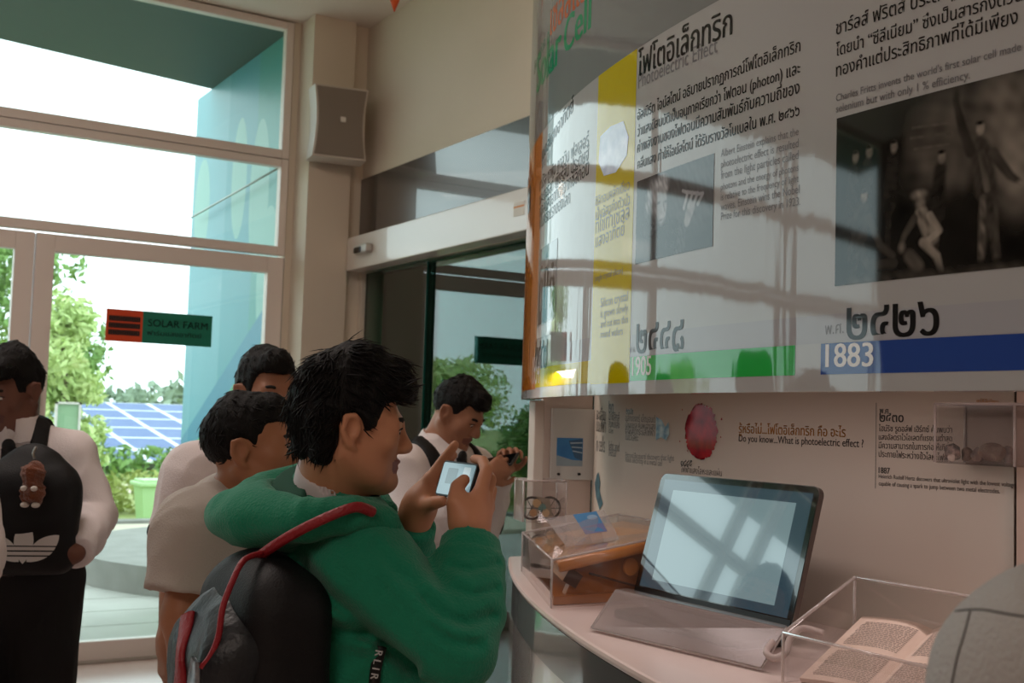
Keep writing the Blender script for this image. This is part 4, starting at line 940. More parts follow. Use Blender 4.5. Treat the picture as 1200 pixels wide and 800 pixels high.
for side, nm in ((-1, 'left_page'), (1, 'right_page')):
    f = page(side); P, F = patch(f, 0, 1, 0, 1, 0, 16, 1); P2, F2 = patch(f, 0, 1, 0, 1, -.008, 16, 1); P2 = P2 - 0
    m = MB(); m.add(P, F); m.add(P2, [q[::-1] for q in F2]); n = len(P)
    m.F += [[i * 2 + k, (i + 1) * 2 + k, (i + 1) * 2 + k + n, i * 2 + k + n] for i in range(16) for k in (0, 1)] + [[32, 33, 33 + n, 32 + n]]
    o = m.build(nm, M_page, t)
    w = Writing(f, .0006); g = np.random.default_rng(3 + side)
    for st_, nr in ((.09, 18), (.55, 19)):
        b = MB()
        for k_ in range(nr):
            r_ = st_ + .0205 * k_; x = .10
            while x < .86:
                L_ = g.uniform(.02, .07); b.add(*patch(f, x, min(x + L_, .88), r_, r_ + .008, .0006, 1)); x += L_ + .014
        b.build('printed_paragraph', M_ptxt, o)
P, F = patch(lambda u, v, o=0: Stop + u[..., None] * pw_ + v[..., None] * ph_ + bn * o, -1.01, 1.01, -.005, 1.01, -.0085, 1, 1); P2 = P - bn * .002
MB().add(np.concatenate([P, P2]), [[0, 1, 3, 2], [6, 7, 5, 4], [0, 4, 5, 1], [1, 5, 7, 3], [3, 7, 6, 2], [2, 6, 4, 0]]).build('cover', M_cov, t)
k = .56; t = thing('book_stand', 'sloping stand under the open book', 'stand', (1.46, 1.2, ZK))
zlo = lambda x: 1.1145 + k * (x - 1.375) - .017
MB().add([(1.385, 1.03, ZK + .001), (1.50, 1.03, ZK + .001), (1.50, 1.03, zlo(1.50)), (1.385, 1.03, max(zlo(1.385), ZK + .002)), (1.385, 1.33, ZK + .001), (1.50, 1.33, ZK + .001), (1.50, 1.33, zlo(1.50)), (1.385, 1.33, max(zlo(1.385), ZK + .002))], [[0, 1, 2, 3], [7, 6, 5, 4], [0, 4, 5, 1], [1, 5, 6, 2], [2, 6, 7, 3], [3, 7, 4, 0]]).build('sloping_block', mat('stand_white', 'cbb8b0', .5), t)
# mineral case on the niche wall
q0, q1, q2 = on_x(1.735, 1096, 463), on_x(1.735, 1189, 463), on_x(1.735, 1096, 542)
za, zt2 = q2[2], min(q0[2], ZB - .003)
acrylic_case('mineral_case', 'clear wall case holding rough mineral stones on the niche panel', [(1.735, q1[1]), (1.818, q1[1]), (1.818, q0[1]), (1.735, q0[1])], za, [zt2] * 4)
MB().box((1.737, q1[1] + .003, za), (1.817, q0[1] - .003, za + .003)).build('case_floor', M_acr, bpy.data.objects['mineral_case'])
def rock(px, py, rx, rz, seed, m_, x=1.77, lab=''):
    c = on_x(x, px, py); c[2] = za + .004 + rz * .82
    bm = bmesh.new(); bmesh.ops.create_icosphere(bm, subdivisions=3, radius=1); g = np.random.default_rng(seed); V = np.array([v.co[:] for v in bm.verts])
    for _ in range(9):
        d = unit(g.normal(size=3)); lim = g.uniform(.62, .85); e = V @ d; V = V - np.maximum(e - lim, 0)[:, None] * d
    V = V * (1 + .06 * wob(V, 5, seed)[:, None]); V = V * [rx * .9, rx, rz]; V[:, 2] = np.maximum(V[:, 2], -rz * .80)
    F = [[v.index for v in f.verts] for f in bm.faces]; bm.free()
    return tag(obj('mineral_stone', V + c, F, m_), lab, 'stone', 'stones in the wall case')
M_r1 = mat('stone_brown', '6f5f55', .7, noise=(60, '8a7a6e', 1), bump=(90, .4)); M_r2 = mat('stone_dark', '3f3835', .45, coat=.5, noise=(80, 'b09a90', 1), bump=(120, .5)); M_r3 = mat('stone_grey', '8c7f78', .7, noise=(50, '6a5f59', 1), bump=(90, .4)); M_r4 = mat('stone_white', 'd9c8bd', .6)
rock(1117, 525, .016, .019, 3, M_r2, lab='dark glittering stone at the left end of the wall case'); rock(1115, 537, .007, .007, 4, M_r4, 1.748, 'small white stone in front of the dark glittering stone'); rock(1133, 523, .012, .014, 5, M_r1, 1.785, 'small brown stone right of the dark glittering stone'); rock(1146, 521, .013, .016, 6, M_r3, 1.79, 'grey stone in the middle of the wall case')
rock(1163, 527, .024, .020, 7, M_r1, 1.765, 'largest brown stone in the wall case'); rock(1181, 520, .012, .017, 8, M_r3, 1.795, 'grey stone at the right end of the wall case')
A, B = nw(1145, 472), nw(1170, 473); Writing(niche_map, .0008).line('แร่ซีลีเนียม', A, B, 1.0, .02).build('case_caption', M_nor, niche)
# little solar toy in a clear box
p = at(636, 612, 3.16); bz = p[2]
dX = unit((e2_ - e1_) * [1, 1, 0]); dN = np.array([dX[1], -dX[0], 0]); dN = dN if dN[1] < 0 else -dN
f0 = at(612.5, 612, 3.06); w_ = .118; cs4 = [f0[:2], f0[:2] + dX[:2] * w_, f0[:2] + dX[:2] * w_ - dN[:2] * .10, f0[:2] - dN[:2] * .10]
bt = at(612.5, 563, 3.06)[2]
acrylic_case('toy_case', 'small clear box with a little wheeled toy by the end post', cs4, f0[2], [bt] * 4)
b = MB(); b.tube([(*((np.array(cs4[0]) + np.array(cs4[2])) / 2), ZK + .0005), (*((np.array(cs4[0]) + np.array(cs4[2])) / 2), f0[2] + .0005)], .012, 12); tag(b.build('case_stem', M_acr), 'clear stem holding up the toy case', 'stand')
t = thing('toy_car', 'tiny two wheeled toy with coloured gears inside the clear box', 'toy', f0 + dX * .06 - dN * .05)
base = f0 - dN * .05
def torus(c, ax_u, ax_v, R_, r_, n=28, k=8):
    pts = [c + R_ * (ax_u * math.cos(2 * PI * i / n) + ax_v * math.sin(2 * PI * i / n)) for i in range(n + 1)]
    return MB().tube(pts, r_, k, False)
for off, d_ in ((.036, 0), (.088, .01)):
    c = base + dX * off - dN * d_ + UP * .034
    w = torus(c, dX, UP, .029, .0032).build('wheel', M_dark, t, True)
    b = MB()
    for k in range(6): b.tube([c, c + .028 * (dX * math.cos(k * PI / 3) + UP * math.sin(k * PI / 3))], .0012, 5)
    b.build('spokes', M_steel, w)
for off, z, r_, col in ((.050, .048, .012, 'c8a878'), (.064, .036, .011, '5f8f8a'), (.040, .022, .010, 'b98f62'), (.074, .022, .011, 'd0b48c')):
    c = base + dX * off + UP * z; MB().tube([c + dN * .003, c - dN * .006], r_, 16).build('gear', mat('toy_' + col, col, .5), t)
MB().add([base + dX * .03 + UP * .012, base + dX * .095 + UP * .012, base + dX * .085 + UP * .06, base + dX * .045 + UP * .066, base + dX * .03 + UP * .012 - dN * .012, base + dX * .095 + UP * .012 - dN * .012, base + dX * .085 + UP * .06 - dN * .012, base + dX * .045 + UP * .066 - dN * .012], [[0, 1, 2, 3], [7, 6, 5, 4], [0, 4, 5, 1], [1, 5, 6, 2], [2, 6, 7, 3], [3, 7, 4, 0]]).build('chassis', mat('toy_chassis', '8f8676', .5), t)

# ---------------------------------------------------------------- people
class J: pass
def skeleton(neck, pelvis, shR, shL, elR, elL, wrR, wrL, fwd=None):
    j = J(); j.neck, j.pelvis, j.shR, j.shL, j.elR, j.elL, j.wrR, j.wrL = [np.array(x, float) for x in (neck, pelvis, shR, shL, elR, elL, wrR, wrL)]
    j.up = unit(j.neck - j.pelvis); r = j.shR - j.shL; j.rt = unit(r - j.up * (r @ j.up)); j.fw = np.cross(j.up, j.rt); j.R = np.stack([j.rt, j.fw, j.up], 1); j.mid = (j.shR + j.shL) / 2; j.w = np.linalg.norm(j.shR - j.shL) / 2
    f2 = unit(j.fw * [1, 1, 0]); r2 = unit(j.rt * [1, 1, 0]); j.f2, j.r2 = f2, r2
    j.hips = [j.pelvis + r2 * s * .09 - UP * .03 for s in (1, -1)]
    j.ank = [np.array([j.pelvis[0], j.pelvis[1], 0.085]) + r2 * s * .11 + f2 * .03 * s for s in (1, -1)]
    j.kn = [(h + a) / 2 + f2 * .03 for h, a in zip(j.hips, j.ank)]
    return j
def torso_p(j, o=0.0, k=.06):
    lp = j.pelvis + (j.mid - j.pelvis) * .45
    return [p_ell(j.mid - j.up * .12 + j.fw * .01, (j.w * .86 + o, .108 + o, .19 + o), j.R, k), p_ell(lp + j.fw * .005, (.138 + o, .10 + o, .20 + o), j.R, k), p_ell(j.pelvis + j.up * .02, (.158 + o, .115 + o, .14 + o), j.R, k),
            p_chain([j.shR, j.mid + j.up * .03, j.shL], [.056 + o, .072 + o * .8, .056 + o], k), p_chain([j.mid + j.up * .01, j.neck], [.078 + o * .6, .058 + o * .3], .05)]
def arm_p(sh, el, wr, o=0.0, r=(.056, .044, .041, .027), k=.03, upto=1.0):
    return [p_chain([sh, el], [r[0] + o, r[1] + o], k), p_chain([el, el + (wr - el) * upto], [r[2] + o, r[2] + (r[3] - r[2]) * upto + o], k)]
def leg_p(j, o=0.0, k=.03, shoes=False):
    out = []
    for h, kn, a in zip(j.hips, j.kn, j.ank): out += [p_chain([h, kn, a], [.085 + o, .058 + o, .04 + o], k)]
    return out
def head_p(c, R, s=1.0, gaze=0.0):
    L = lambda *p: c + R @ (np.array(p) * s)
    e = lambda p, r, k=.02, op='u', mat=0: p_ell(L(*p), np.array(r) * s, R, k * s, op, mat)
    ch = lambda pts, rs, k=.015, mat=0: p_chain([L(*p) for p in pts], np.array(rs) * s, k * s, 'u', mat)
    P = [e((0, -.012, .03), (.074, .094, .078)), e((0, .032, -.025), (.058, .056, .08), .03), e((0, .02, -.06), (.05, .054, .044), .03)]
    for q in (1, -1):
        P += [ch([(q * .056, -.012, -.04), (q * .033, .05, -.082), (0, .069, -.091)], [.018, .016, .015], .025), e((q * .042, .058, -.016), (.022, .022, .02), .025), e((q * .012, .094, -.028), (.009, .011, .008), .008)]
    P += [ch([(-.04, .072, .02), (0, .084, .022), (.04, .072, .02)], [.009, .010, .009], .02), ch([(0, .085, .016), (0, .107, -.022)], [.0075, .0118], .016), e((0, .078, -.088), (.020, .016, .014), .02)]
    for q in (1, -1): P += [e((q * .031, .094, .005), (.017, .013, .0085), .012, 's'), ch([(q * .018, .083, .0105), (q * .031, .0868, .0115), (q * .045, .079, .009)], [.0035, .0042, .0035], .008), ch([(q * .018, .082, -.0005), (q * .031, .0845, -.003), (q * .045, .078, .0)], [.003, .0035, .003], .008)]
    P += [ch([(-.023, .079, -.0545), (-.007, .0925, -.0505), (.007, .0925, -.0505), (.023, .079, -.0545)], [.0035, .0050, .0050, .0035], .008, 1), ch([(-.02, .079, -.0595), (0, .0905, -.0635), (.02, .079, -.0595)], [.0035, .0058, .0035], .006, 1)]
    for q in (1, -1): P += [ch([(q * .071, .006, .012), (q * .083, -.004, .026), (q * .088, -.020, .022), (q * .086, -.023, -.002), (q * .078, -.008, -.027), (q * .073, .002, -.033)], [.005, .0055, .006, .0055, .0065, .005], .006), e((q * .076, -.010, -.002), (.006, .017, .026), .008), e((q * .083, -.006, .0), (.005, .009, .013), .006, 's'), ch([(q * .073, .006, .002), (q * .076, .003, -.008)], [.005, .005], .006)]
    return P
def eyes(t, c, R, s, down=0.0):
    L = lambda *p: c + R @ (np.array(p) * s)
    for q in (1, -1):
        bm = bmesh.new(); bmesh.ops.create_uvsphere(bm, u_segments=16, v_segments=12, radius=1); V = np.array([v.co[:] for v in bm.verts]); F = [[v.index for v in f.verts] for f in bm.faces]; bm.free()
        g = unit(np.array([0, 1, -down])); mi = [1 if unit(V[f].mean(0)) @ g > .82 else 0 for f in F]
        P = c + (V * .0128 * s + np.array([q * .031, .0755, .0040]) * s) @ R.T
        obj('eye', P, F, None, t, True, mats=[mat('eye_white', 'c9c1b8', .3), mat('eye_iris', '17100c', .2)], mi=mi)
        pts = [L(q * .014, .0885, .0215), L(q * .03, .0885, .0275), L(q * .048, .073, .023)]
        MB().tube(smooth(pts, 4), [.0018 * s] * 2 + [.0046 * s] * 5 + [.0018 * s] * 2, 6).build('eyebrow', mat('brow_hair', '15100d', .8), t, True)
        MB().tube(smooth([L(q * .016, .0868, .0085), L(q * .031, .0905, .0112), L(q * .047, .0815, .0070)], 4), .0016 * s, 6).build('eyelash', mat('brow_hair', '15100d', .8), t, True)
def hand_p(w, d, n, side, curl=.5, s=1.0, thumb=.5):
    """w wrist, d towards the fingers, n out of the palm; side +1 thumb on cross(n, d)"""
    d = unit(d); n = unit(n - d * (np.array(n) @ d)); l = np.cross(n, d) * side
    P = [p_chain([w, w + d * .03 * s], [.026 * s, .026 * s], .02)]
    for x, m, L in ((.030, .088, (.042, .026, .022)), (.010, .092, (.046, .029, .023)), (-.011, .088, (.042, .027, .022)), (-.030, .080, (.033, .021, .019))):
        b = w + d * m * s + l * x * s; P.append(p_chain([w + d * .02 * s + l * x * .6 * s, b], [.015 * s, .0115 * s], .018))
        p = b; a = curl * .35; pts = [b]
        for k, q in enumerate(L):
            a += curl * (.7 if k else .5); dd = d * math.cos(a) + n * math.sin(a); p = p + dd * q * s; pts.append(p)
        P.append(p_chain(pts, [.0098 * s, .0090 * s, .0082 * s, .0070 * s], .004))
    b = w + d * .028 * s + l * .026 * s; q = unit(d * .7 + l * .75 + n * thumb); p1 = b + q * .036 * s; q2 = unit(d * .9 + l * .3 + n * thumb); p2 = p1 + q2 * .032 * s; p3 = p2 + unit(d + n * thumb * .8) * .026 * s
    P.append(p_chain([w + d * .01 * s + l * .012 * s, b, p1], [.016 * s, .014 * s, .0115 * s], .014)); P.append(p_chain([p1, p2, p3], [.0112 * s, .0102 * s, .0082 * s], .004))
    return P
from mathutils.bvhtree import BVHTree
def surf(o):
    w = wo(o); return BVHTree.FromPolygons([tuple(np.array(v.co) + w) for v in o.data.vertices], [tuple(p.vertices) for p in o.data.polygons])
def snap(o, pts, off):
    t_ = surf(o); out = []
    for p in pts:
        q, n_, _, _ = t_.find_nearest(Vector(p)); out.append(np.array(q) + np.array(n_) * off)
    return out
def strap(t, o, pts, w, th, m, n=7, name='shoulder_strap'):
    """a flat webbing strap laid along the cloth"""
    ps = smooth(snap(o, smooth(pts, n), th * .5), 2); t_ = surf(o); V = []; F = []
    for i, p in enumerate(ps):
        d = unit(ps[min(i + 1, len(ps) - 1)] - ps[max(i - 1, 0)]); nn = np.array(t_.find_nearest(Vector(p))[1]); s_ = unit(np.cross(d, nn))
        V += [p + s_ * w - nn * th, p + s_ * w + nn * th * .3, p + s_ * w * .6 + nn * th, p - s_ * w * .6 + nn * th, p - s_ * w + nn * th * .3, p - s_ * w - nn * th]
    for i in range(len(ps) - 1): F += [[i * 6 + k, i * 6 + (k + 1) % 6, i * 6 + 6 + (k + 1) % 6, i * 6 + 6 + k] for k in range(6)]
    F += [list(range(6)), [(len(ps) - 1) * 6 + k for k in range(6)][::-1]]
    return obj(name, V, F, m, t, True)
SKIN = {}
def skin(tone):
    a = mat('skin_' + tone, tone, .5, spec=.35, noise=(40, tone, 1), bump=(220, .08, (1, 1, 1), .002)); 
    return a
def lips(tone): return mat('lips_' + tone, tone, .45)
M_hair = mat('black_hair', '070606', .6, spec=.22, bump=(420, .8, (1, 1, .2), .003)); M_black = mat('black_cloth', '111113', .85, bump=(300, .3)); M_tie = mat('tie_black', '0b0c10', .6); M_shoe = mat('shoe_black', '0d0c0c', .35)
M_wsh = mat('white_shirt', 'e6dddd', .8, bump=(250, .25), noise=(3, 'e2d8d8', 1)); M_gsh = mat('grey_polo', 'b7aea6', .85, bump=(260, .3)); M_gsh2 = mat('grey_shirt', 'a5a19d', .8, bump=(260, .3)); M_green = mat('green_fleece', '0a8262', .9, bump=(220, .4), noise=(4, '087a5b', 1), sheen=.15); M_green2 = mat('dark_green_lining', '0b4a37', .9)
def folds(a, s, seed=0, ax=None):
    def f(P):
        Q = P if ax is None else P * ax
        w1 = wob(Q, s, seed); w2 = wob(Q + .03 * w1[..., None], s * 1.7, seed + 5)
        return a * (w1 * .6 + .9 * (.45 - np.abs(w2) ** .7))
    return f
def body(t, j, hc, HR, hs, tone, lip, extra=(), h=.006, hands=True):
    P = torso_p(j, -.012) + arm_p(j.shR, j.elR, j.wrR, -.004) + arm_p(j.shL, j.elL, j.wrL, -.004) + leg_p(j, -.01)
    P += [p_chain([j.neck - j.up * .02, hc + HR @ (np.array([0, -.022, -.05]) * hs)], [.057, .053 * hs], .03)] + head_p(hc, HR, hs) + list(extra)
    for a, f in zip(j.ank, (1, 1)): P.append(p_chain([a - UP * .03, a - UP * .05 + j.f2 * .13], [.035, .028], .02))
    return sdf_mesh('body', P, h, None, t, mats=[skin(tone), lips(lip)], relax=1)
def shoes(t, j):
    for a in j.ank:
        sdf_mesh('shoe', [p_ell(a + j.f2 * .06 - UP * .045, (.05, .145, .05), np.stack([j.r2, j.f2, UP], 1)), p_chain([a, a - UP * .04], [.05, .05], .03), p_plane(a - UP * .083, -UP)], .008, M_shoe, t)
def trousers(t, j, m, waist=.08, h=.009):
    P = [p_ell(j.pelvis + j.up * .0, (.172, .132, .16), j.R, .05)] + leg_p(j, .022, .05)
    for a in j.ank: pass
    P += [p_plane(j.pelvis + j.up * waist, j.up), p_plane((0, 0, .055), -UP)]
    sdf_mesh('trousers', P, h, m, t, disp=folds(.005, 26, 3, np.array([1, 1, .6])))
    n = 28; ring_ = [j.pelvis + j.up * (waist - .02) + j.rt * .172 * .98 * math.cos(2 * PI * k / n) + j.fw * .131 * .98 * math.sin(2 * PI * k / n) for k in range(n + 1)]
    MB().tube(ring_, .014, 6, False).build('belt', mat('belt_black', '0a0a0a', .4), t, True)
def shirt(t, j, m, o=.014, sleeve=.95, hem=None, short=False, h=.007, seed=1, name='shirt', fold=.0085):
    P = torso_p(j, o)
    for sh, el, wr in ((j.shR, j.elR, j.wrR), (j.shL, j.elL, j.wrL)):
        if short:
            e = sh + (el - sh) * .72; P += [p_chain([sh, sh + (e - sh) * .3], [.062 + o, .062 + o], .04), p_cone(sh, e, .062 + o, .066 + o, .03)]
        else:
            e = el + (wr - el) * sleeve; P += [p_chain([sh, el, el + (e - el) * .6], [.058 + o, .052 + o, .046 + o], .03), p_cone(el + (e - el) * .3, e, .046 + o, .034 + o, .02)]
    P.append(p_plane(j.pelvis + j.up * (hem if hem is not None else .03), -j.up))
    return sdf_mesh(name, P, h, m, t, disp=folds(fold, 24, seed, np.array([1, 1, .75])))
def collar(t, j, m, hc, h=.004, name='collar', top=.03, r=.066):
    a = j.neck - j.up * .02; b = j.neck + j.up * top; ax = unit(hc - j.neck) * .6 + j.up * .4; ax = unit(ax); b = a + ax * (top + .025)
    fr = j.neck + j.fw * .07
    P = [p_cone(a - ax * .02, b, r + .014, r, .01), p_cone(a - ax * .05, b + ax * .03, r - .006, r - .006, .002, 's'), p_ell(fr + ax * .03, (.012, .04, .05), j.R, .004, 's')]
    return sdf_mesh(name, P, h, m, t)
def tie(t, j, m, o, L=.42):
    f = lambda z: j.neck - j.up * z + j.fw * .16
    strap(t, o, [f(.012), f(.10), f(.20), f(.30), f(.04 + L)], .021, .006, m, 5, 'necktie')
    k = snap(o, [f(.006)], .006)[0]; sdf_mesh('necktie_knot', [p_ell(k, (.020, .012, .022), j.R)], .004, m, t)
def hair(t, hc, HR, s, extra=(), cut=(), h=.004, amp=.0035, seed=2, front=.052, fr_y=.045, back=-.062, thick=1.0):
    L = lambda *p: hc + HR @ (np.array(p) * s)
    b = lambda p, hh, k=.012: p_box(L(*p), np.array(hh) * s, .01, HR, k, 's')
    P = [p_ell(L(0, -.015, .037), np.array((.080, .101, .083)) * s * thick, HR)] + [p_chain([L(*p) for p in pts], np.array(rs) * s, .02) for pts, rs in extra]
    P += [b((0, .135, front - .15), (.2, .135 - fr_y, .15)), b((0, .1, -.135), (.2, .1 + .002, .13 - .0)), b((0, -.1, back - .15), (.2, .25, .15)), b((0, .17, -.03), (.2, .10, .2), .02) if False else b((0, .3, -.3), (.01, .01, .01))]
    for q in (1, -1): P.append(p_ell(L(q * .085, -.006, -.008), np.array((.032, .027, .040)) * s, HR, .008, 's'))
    P += [p_box(L(*c), np.array(hh) * s, .01, HR, .012, 's') for c, hh in cut]
    ax = HR @ np.diag([1, 1, .45]) @ HR.T
    return sdf_mesh('hair', P, h, M_hair, t, disp=lambda p: amp * (wob((p - hc) @ ax, 170, seed) + .8 * wob((p - hc) @ ax, 420, seed + 1)), relax=0)
def headframe(r, a, pitch=0.0, roll=0.0):
    f = unit(cf(r, a)); f = f * math.cos(pitch) + UP * math.sin(pitch); R = frame(f, UP)
    if roll:
        c, s_ = math.cos(roll), math.sin(roll); R = R @ np.array([[c, 0, s_], [0, 1, 0], [-s_, 0, c]])
    return R

def strands(t, hair_o, hc, HR, s, n=900, L=.030, r=.0011, seed=4, lift=.25):
    """loose locks lying along the hair, brushed from the crown forwards and down"""
    me = hair_o.data; w = wo(hair_o); V0 = np.array([v.co for v in me.vertices]) + w; N0 = np.array([v.normal for v in me.vertices]); g = np.random.default_rng(seed)
    loc = (V0 - hc) @ HR / s; ok = np.nonzero((loc[:, 2] > -.045) & ~((loc[:, 1] > .01) & (loc[:, 2] < .05)) & (loc[:, 1] < .085))[0]; pick = g.choice(ok, n); V = []; F = []
    for i in pick:
        p = V0[i]; nn = N0[i]; l = loc[i]
        d = np.array([l[0] * 6, .9 if l[1] > -.03 else -.35, .15 if l[1] > .05 else -.2 - max(0, -l[1]) * 6]) + g.normal(size=3) * .28; d = HR @ d; d = unit(d - nn * (d @ nn)); k0 = len(V); q = L * g.uniform(.6, 1.3)
        for k, (tt, rr) in enumerate(((0, .4), (.35, 1.), (.7, .8), (1., .06))):
            c = p - nn * .0015 + d * q * tt + nn * (lift * q * math.sin(tt * 2.2) * g.uniform(.15, .32)); sd = np.cross(d, nn)
            V += [c + sd * r * rr * 1.5, c + nn * r * rr, c - sd * r * rr * 1.5]
        for k in range(3):
            for e in range(3): F.append([k0 + k * 3 + e, k0 + k * 3 + (e + 1) % 3, k0 + k * 3 + 3 + (e + 1) % 3, k0 + k * 3 + 3 + e])
    return obj('hair_strands', V, F, M_hair, t, True, kind='stuff')

# -- the young man in the green hoodie, photographing with his phone
hc = at(411, 503, 1.93); HR = headframe(math.cos(math.radians(14)), math.sin(math.radians(14)), -.07); hs = .905
j = skeleton(at(383, 580, 1.96), at(432, 915, 1.93), at(430, 668, 1.83), at(345, 632, 2.10), at(540, 764, 1.76), at(455, 745, 2.22), at(551, 632, 1.885), at(486, 607, 2.065))
T = thing('person', 'young man in a green hoodie holding up a phone with both hands', 'person', (j.pelvis[0], j.pelvis[1], 0))
a = lambda *q: at(*q)
hands = [  # right hand, seen from the back
    p_chain([a(551, 634, 1.885), a(551, 612, 1.89)], [.027, .030], .02),
    p_chain([a(546, 612, 1.89), a(562, 580, 1.90)], [.020, .0135], .02), p_chain([a(552, 612, 1.895), a(568, 586, 1.92)], [.020, .0135], .02), p_chain([a(557, 612, 1.90), a(571, 596, 1.94)], [.019, .0125], .02), p_chain([a(545, 608, 1.885), a(540, 592, 1.888)], [.02, .016], .02),
    p_chain([a(562, 580, 1.90), a(570, 551, 1.93), a(566, 540, 1.96), a(556, 537.5, 1.98)], [.0125, .0108, .0095, .0082], .006),
    p_chain([a(568, 586, 1.92), a(575, 562, 1.96), a(570, 553, 2.0), a(558, 553, 2.03)], [.0122, .0105, .0095, .008], .006),
    p_chain([a(571, 592, 1.94), a(576, 574, 1.98), a(570, 566, 2.02), a(558, 568, 2.04)], [.0115, .010, .009, .008], .006),
    p_chain([a(570, 600, 1.95), a(573, 586, 1.99), a(566, 580, 2.02), a(556, 582, 2.03)], [.0105, .009, .0085, .0075], .006),
    p_chain([a(540, 606, 1.885), a(533, 588, 1.885), a(536, 570, 1.90), a(544, 562, 1.922)], [.0165, .0140, .0120, .0098], .012),
    # left hand, palm towards us, fingers stretched behind the phone
    p_chain([a(486, 608, 2.065), a(492, 590, 2.06)], [.027, .030], .02),
    p_chain([a(489, 594, 2.06), a(504, 562, 2.065)], [.020, .013], .02), p_chain([a(491, 592, 2.07), a(501, 566, 2.085)], [.020, .013], .02), p_chain([a(491, 594, 2.08), a(499, 573, 2.10)], [.019, .012], .02), p_chain([a(494, 596, 2.06), a(499, 588, 2.05)], [.02, .017], .02),
    p_chain([a(504, 562, 2.065), a(517, 543, 2.07), a(526, 531, 2.065), a(533, 521, 2.06)], [.0125, .0105, .0095, .008], .006),
    p_chain([a(502, 566, 2.085), a(514, 549, 2.095), a(524, 539, 2.085), a(531, 533, 2.075)], [.0122, .0105, .0095, .008], .006),
    p_chain([a(500, 572, 2.10), a(514, 558, 2.11), a(526, 550, 2.09), a(533, 547, 2.07)], [.0118, .010, .009, .008], .006),
    p_chain([a(499, 580, 2.11), a(511, 572, 2.12), a(522, 566, 2.09), a(528, 563, 2.06)], [.0108, .009, .0085, .0075], .006),
    p_chain([a(494, 597, 2.05), a(503, 591, 2.02), a(511, 588.5, 1.995), a(519, 587, 1.985)], [.017, .0135, .0118, .0095], .012),
]
P = torso_p(j, -.012) + [p_chain([j.shR, j.elR], [.05, .042], .03), p_chain([j.elR, j.wrR], [.04, .027], .03), p_chain([j.shL, j.elL], [.05, .042], .03), p_chain([j.elL, j.wrL], [.04, .027], .03)] + leg_p(j, -.01)
P += [p_chain([j.neck - j.up * .03, hc + HR @ np.array([0, -.022, -.05])], [.060, .053], .03)] + head_p(hc, HR, hs) + hands
for q in j.ank: P.append(p_chain([q - UP * .03, q - UP * .05 + j.f2 * .13], [.035, .028], .02))
sdf_mesh('body', P, .0034, None, T, mats=[skin('c48a6a'), lips('94594b')], relax=1)
eyes(T, hc, HR, hs, .3)
nails = [(a(545.5, 560.5, 1.915), .0055), (a(519, 586, 1.976), .006)]
L = lambda *p: hc + HR @ (np.array(p) * hs)
hg = hair(T, hc, HR, hs, h=.0035, amp=.0022, front=.056, fr_y=.055, back=-.072, thick=1.0, extra=[
    ([(0, -.045, .075), (0, .0, .105), (0, .06, .095)], [.064, .060, .045]), ([(.0, .055, .098), (.0, .095, .086), (0, .112, .068)], [.036, .022, .008]), ([(.035, .05, .09), (.045, .085, .075), (.04, .10, .060)], [.03, .020, .006]), ([(-.035, .05, .09), (-.045, .085, .075), (-.03, .10, .060)], [.03, .020, .006]),
    ([(0, -.065, .03), (0, -.066, -.03), (0, -.055, -.065)], [.045, .040, .025]), ([(.048, -.05, .02), (.050, -.048, -.05)], [.034, .022]), ([(-.048, -.05, .02), (-.050, -.048, -.05)], [.034, .022]), ([(.074, .012, .02), (.070, .018, -.03)], [.012, .005]), ([(-.074, .012, .02), (-.070, .018, -.03)], [.012, .005])] + [([(0.02 * math.cos(k * 2.4), -.02 + .012 * k - .05, .12), (0.045 * math.cos(k * 2.4), -.02 + .014 * k - .06, .158)], [.02, .002]) for k in range(0)])
strands(T, hg, hc, HR, hs, 1500, .034, .0012)
# hoodie
_f0 = folds(.0100, 17, 11, np.array([1, 1, .8]))
CREASES = [([(318, 672), (334, 698), (372, 732), (425, 744)], 1.9, .010, 7), ([(350, 660), (383, 695), (427, 734), (482, 782)], 1.9, .011, 8), ([(498, 700), (520, 722), (548, 730), (575, 722)], 1.9, .008, 6), ([(505, 735), (530, 752), (560, 756)], 1.9, .007, 6), ([(536, 690), (556, 697), (580, 690)], 2.0, .006, 5), ([(528, 662), (550, 668), (582, 660)], 2.0, .005, 4), ([(440, 640), (462, 668), (492, 690)], 1.95, .006, 7), ([(400, 625), (430, 650), (450, 690)], 1.95, .005, 8)]
def hoodie_folds(P):
    q = (P - CC) @ CR; dep = -q[..., 2]; X_ = 600 + FPX * q[..., 0] / dep; Y_ = 400 - FPX * q[..., 1] / dep; out = _f0(P)
    for pts, dm, am, w in CREASES:
        d = None
        for i in range(len(pts) - 1):
            a_, b_ = np.array(pts[i], float), np.array(pts[i + 1], float); ba = b_ - a_; t_ = np.clip(((X_ - a_[0]) * ba[0] + (Y_ - a_[1]) * ba[1]) / (ba @ ba), 0, 1)
            e = np.hypot(X_ - a_[0] - t_ * ba[0], Y_ - a_[1] - t_ * ba[1]); d = e if d is None else np.minimum(d, e)
        out = out + np.where(dep < dm, am * (-np.exp(-(d / w) ** 2) + .55 * np.exp(-((d - 2.2 * w) / (1.3 * w)) ** 2)), 0)
    return out
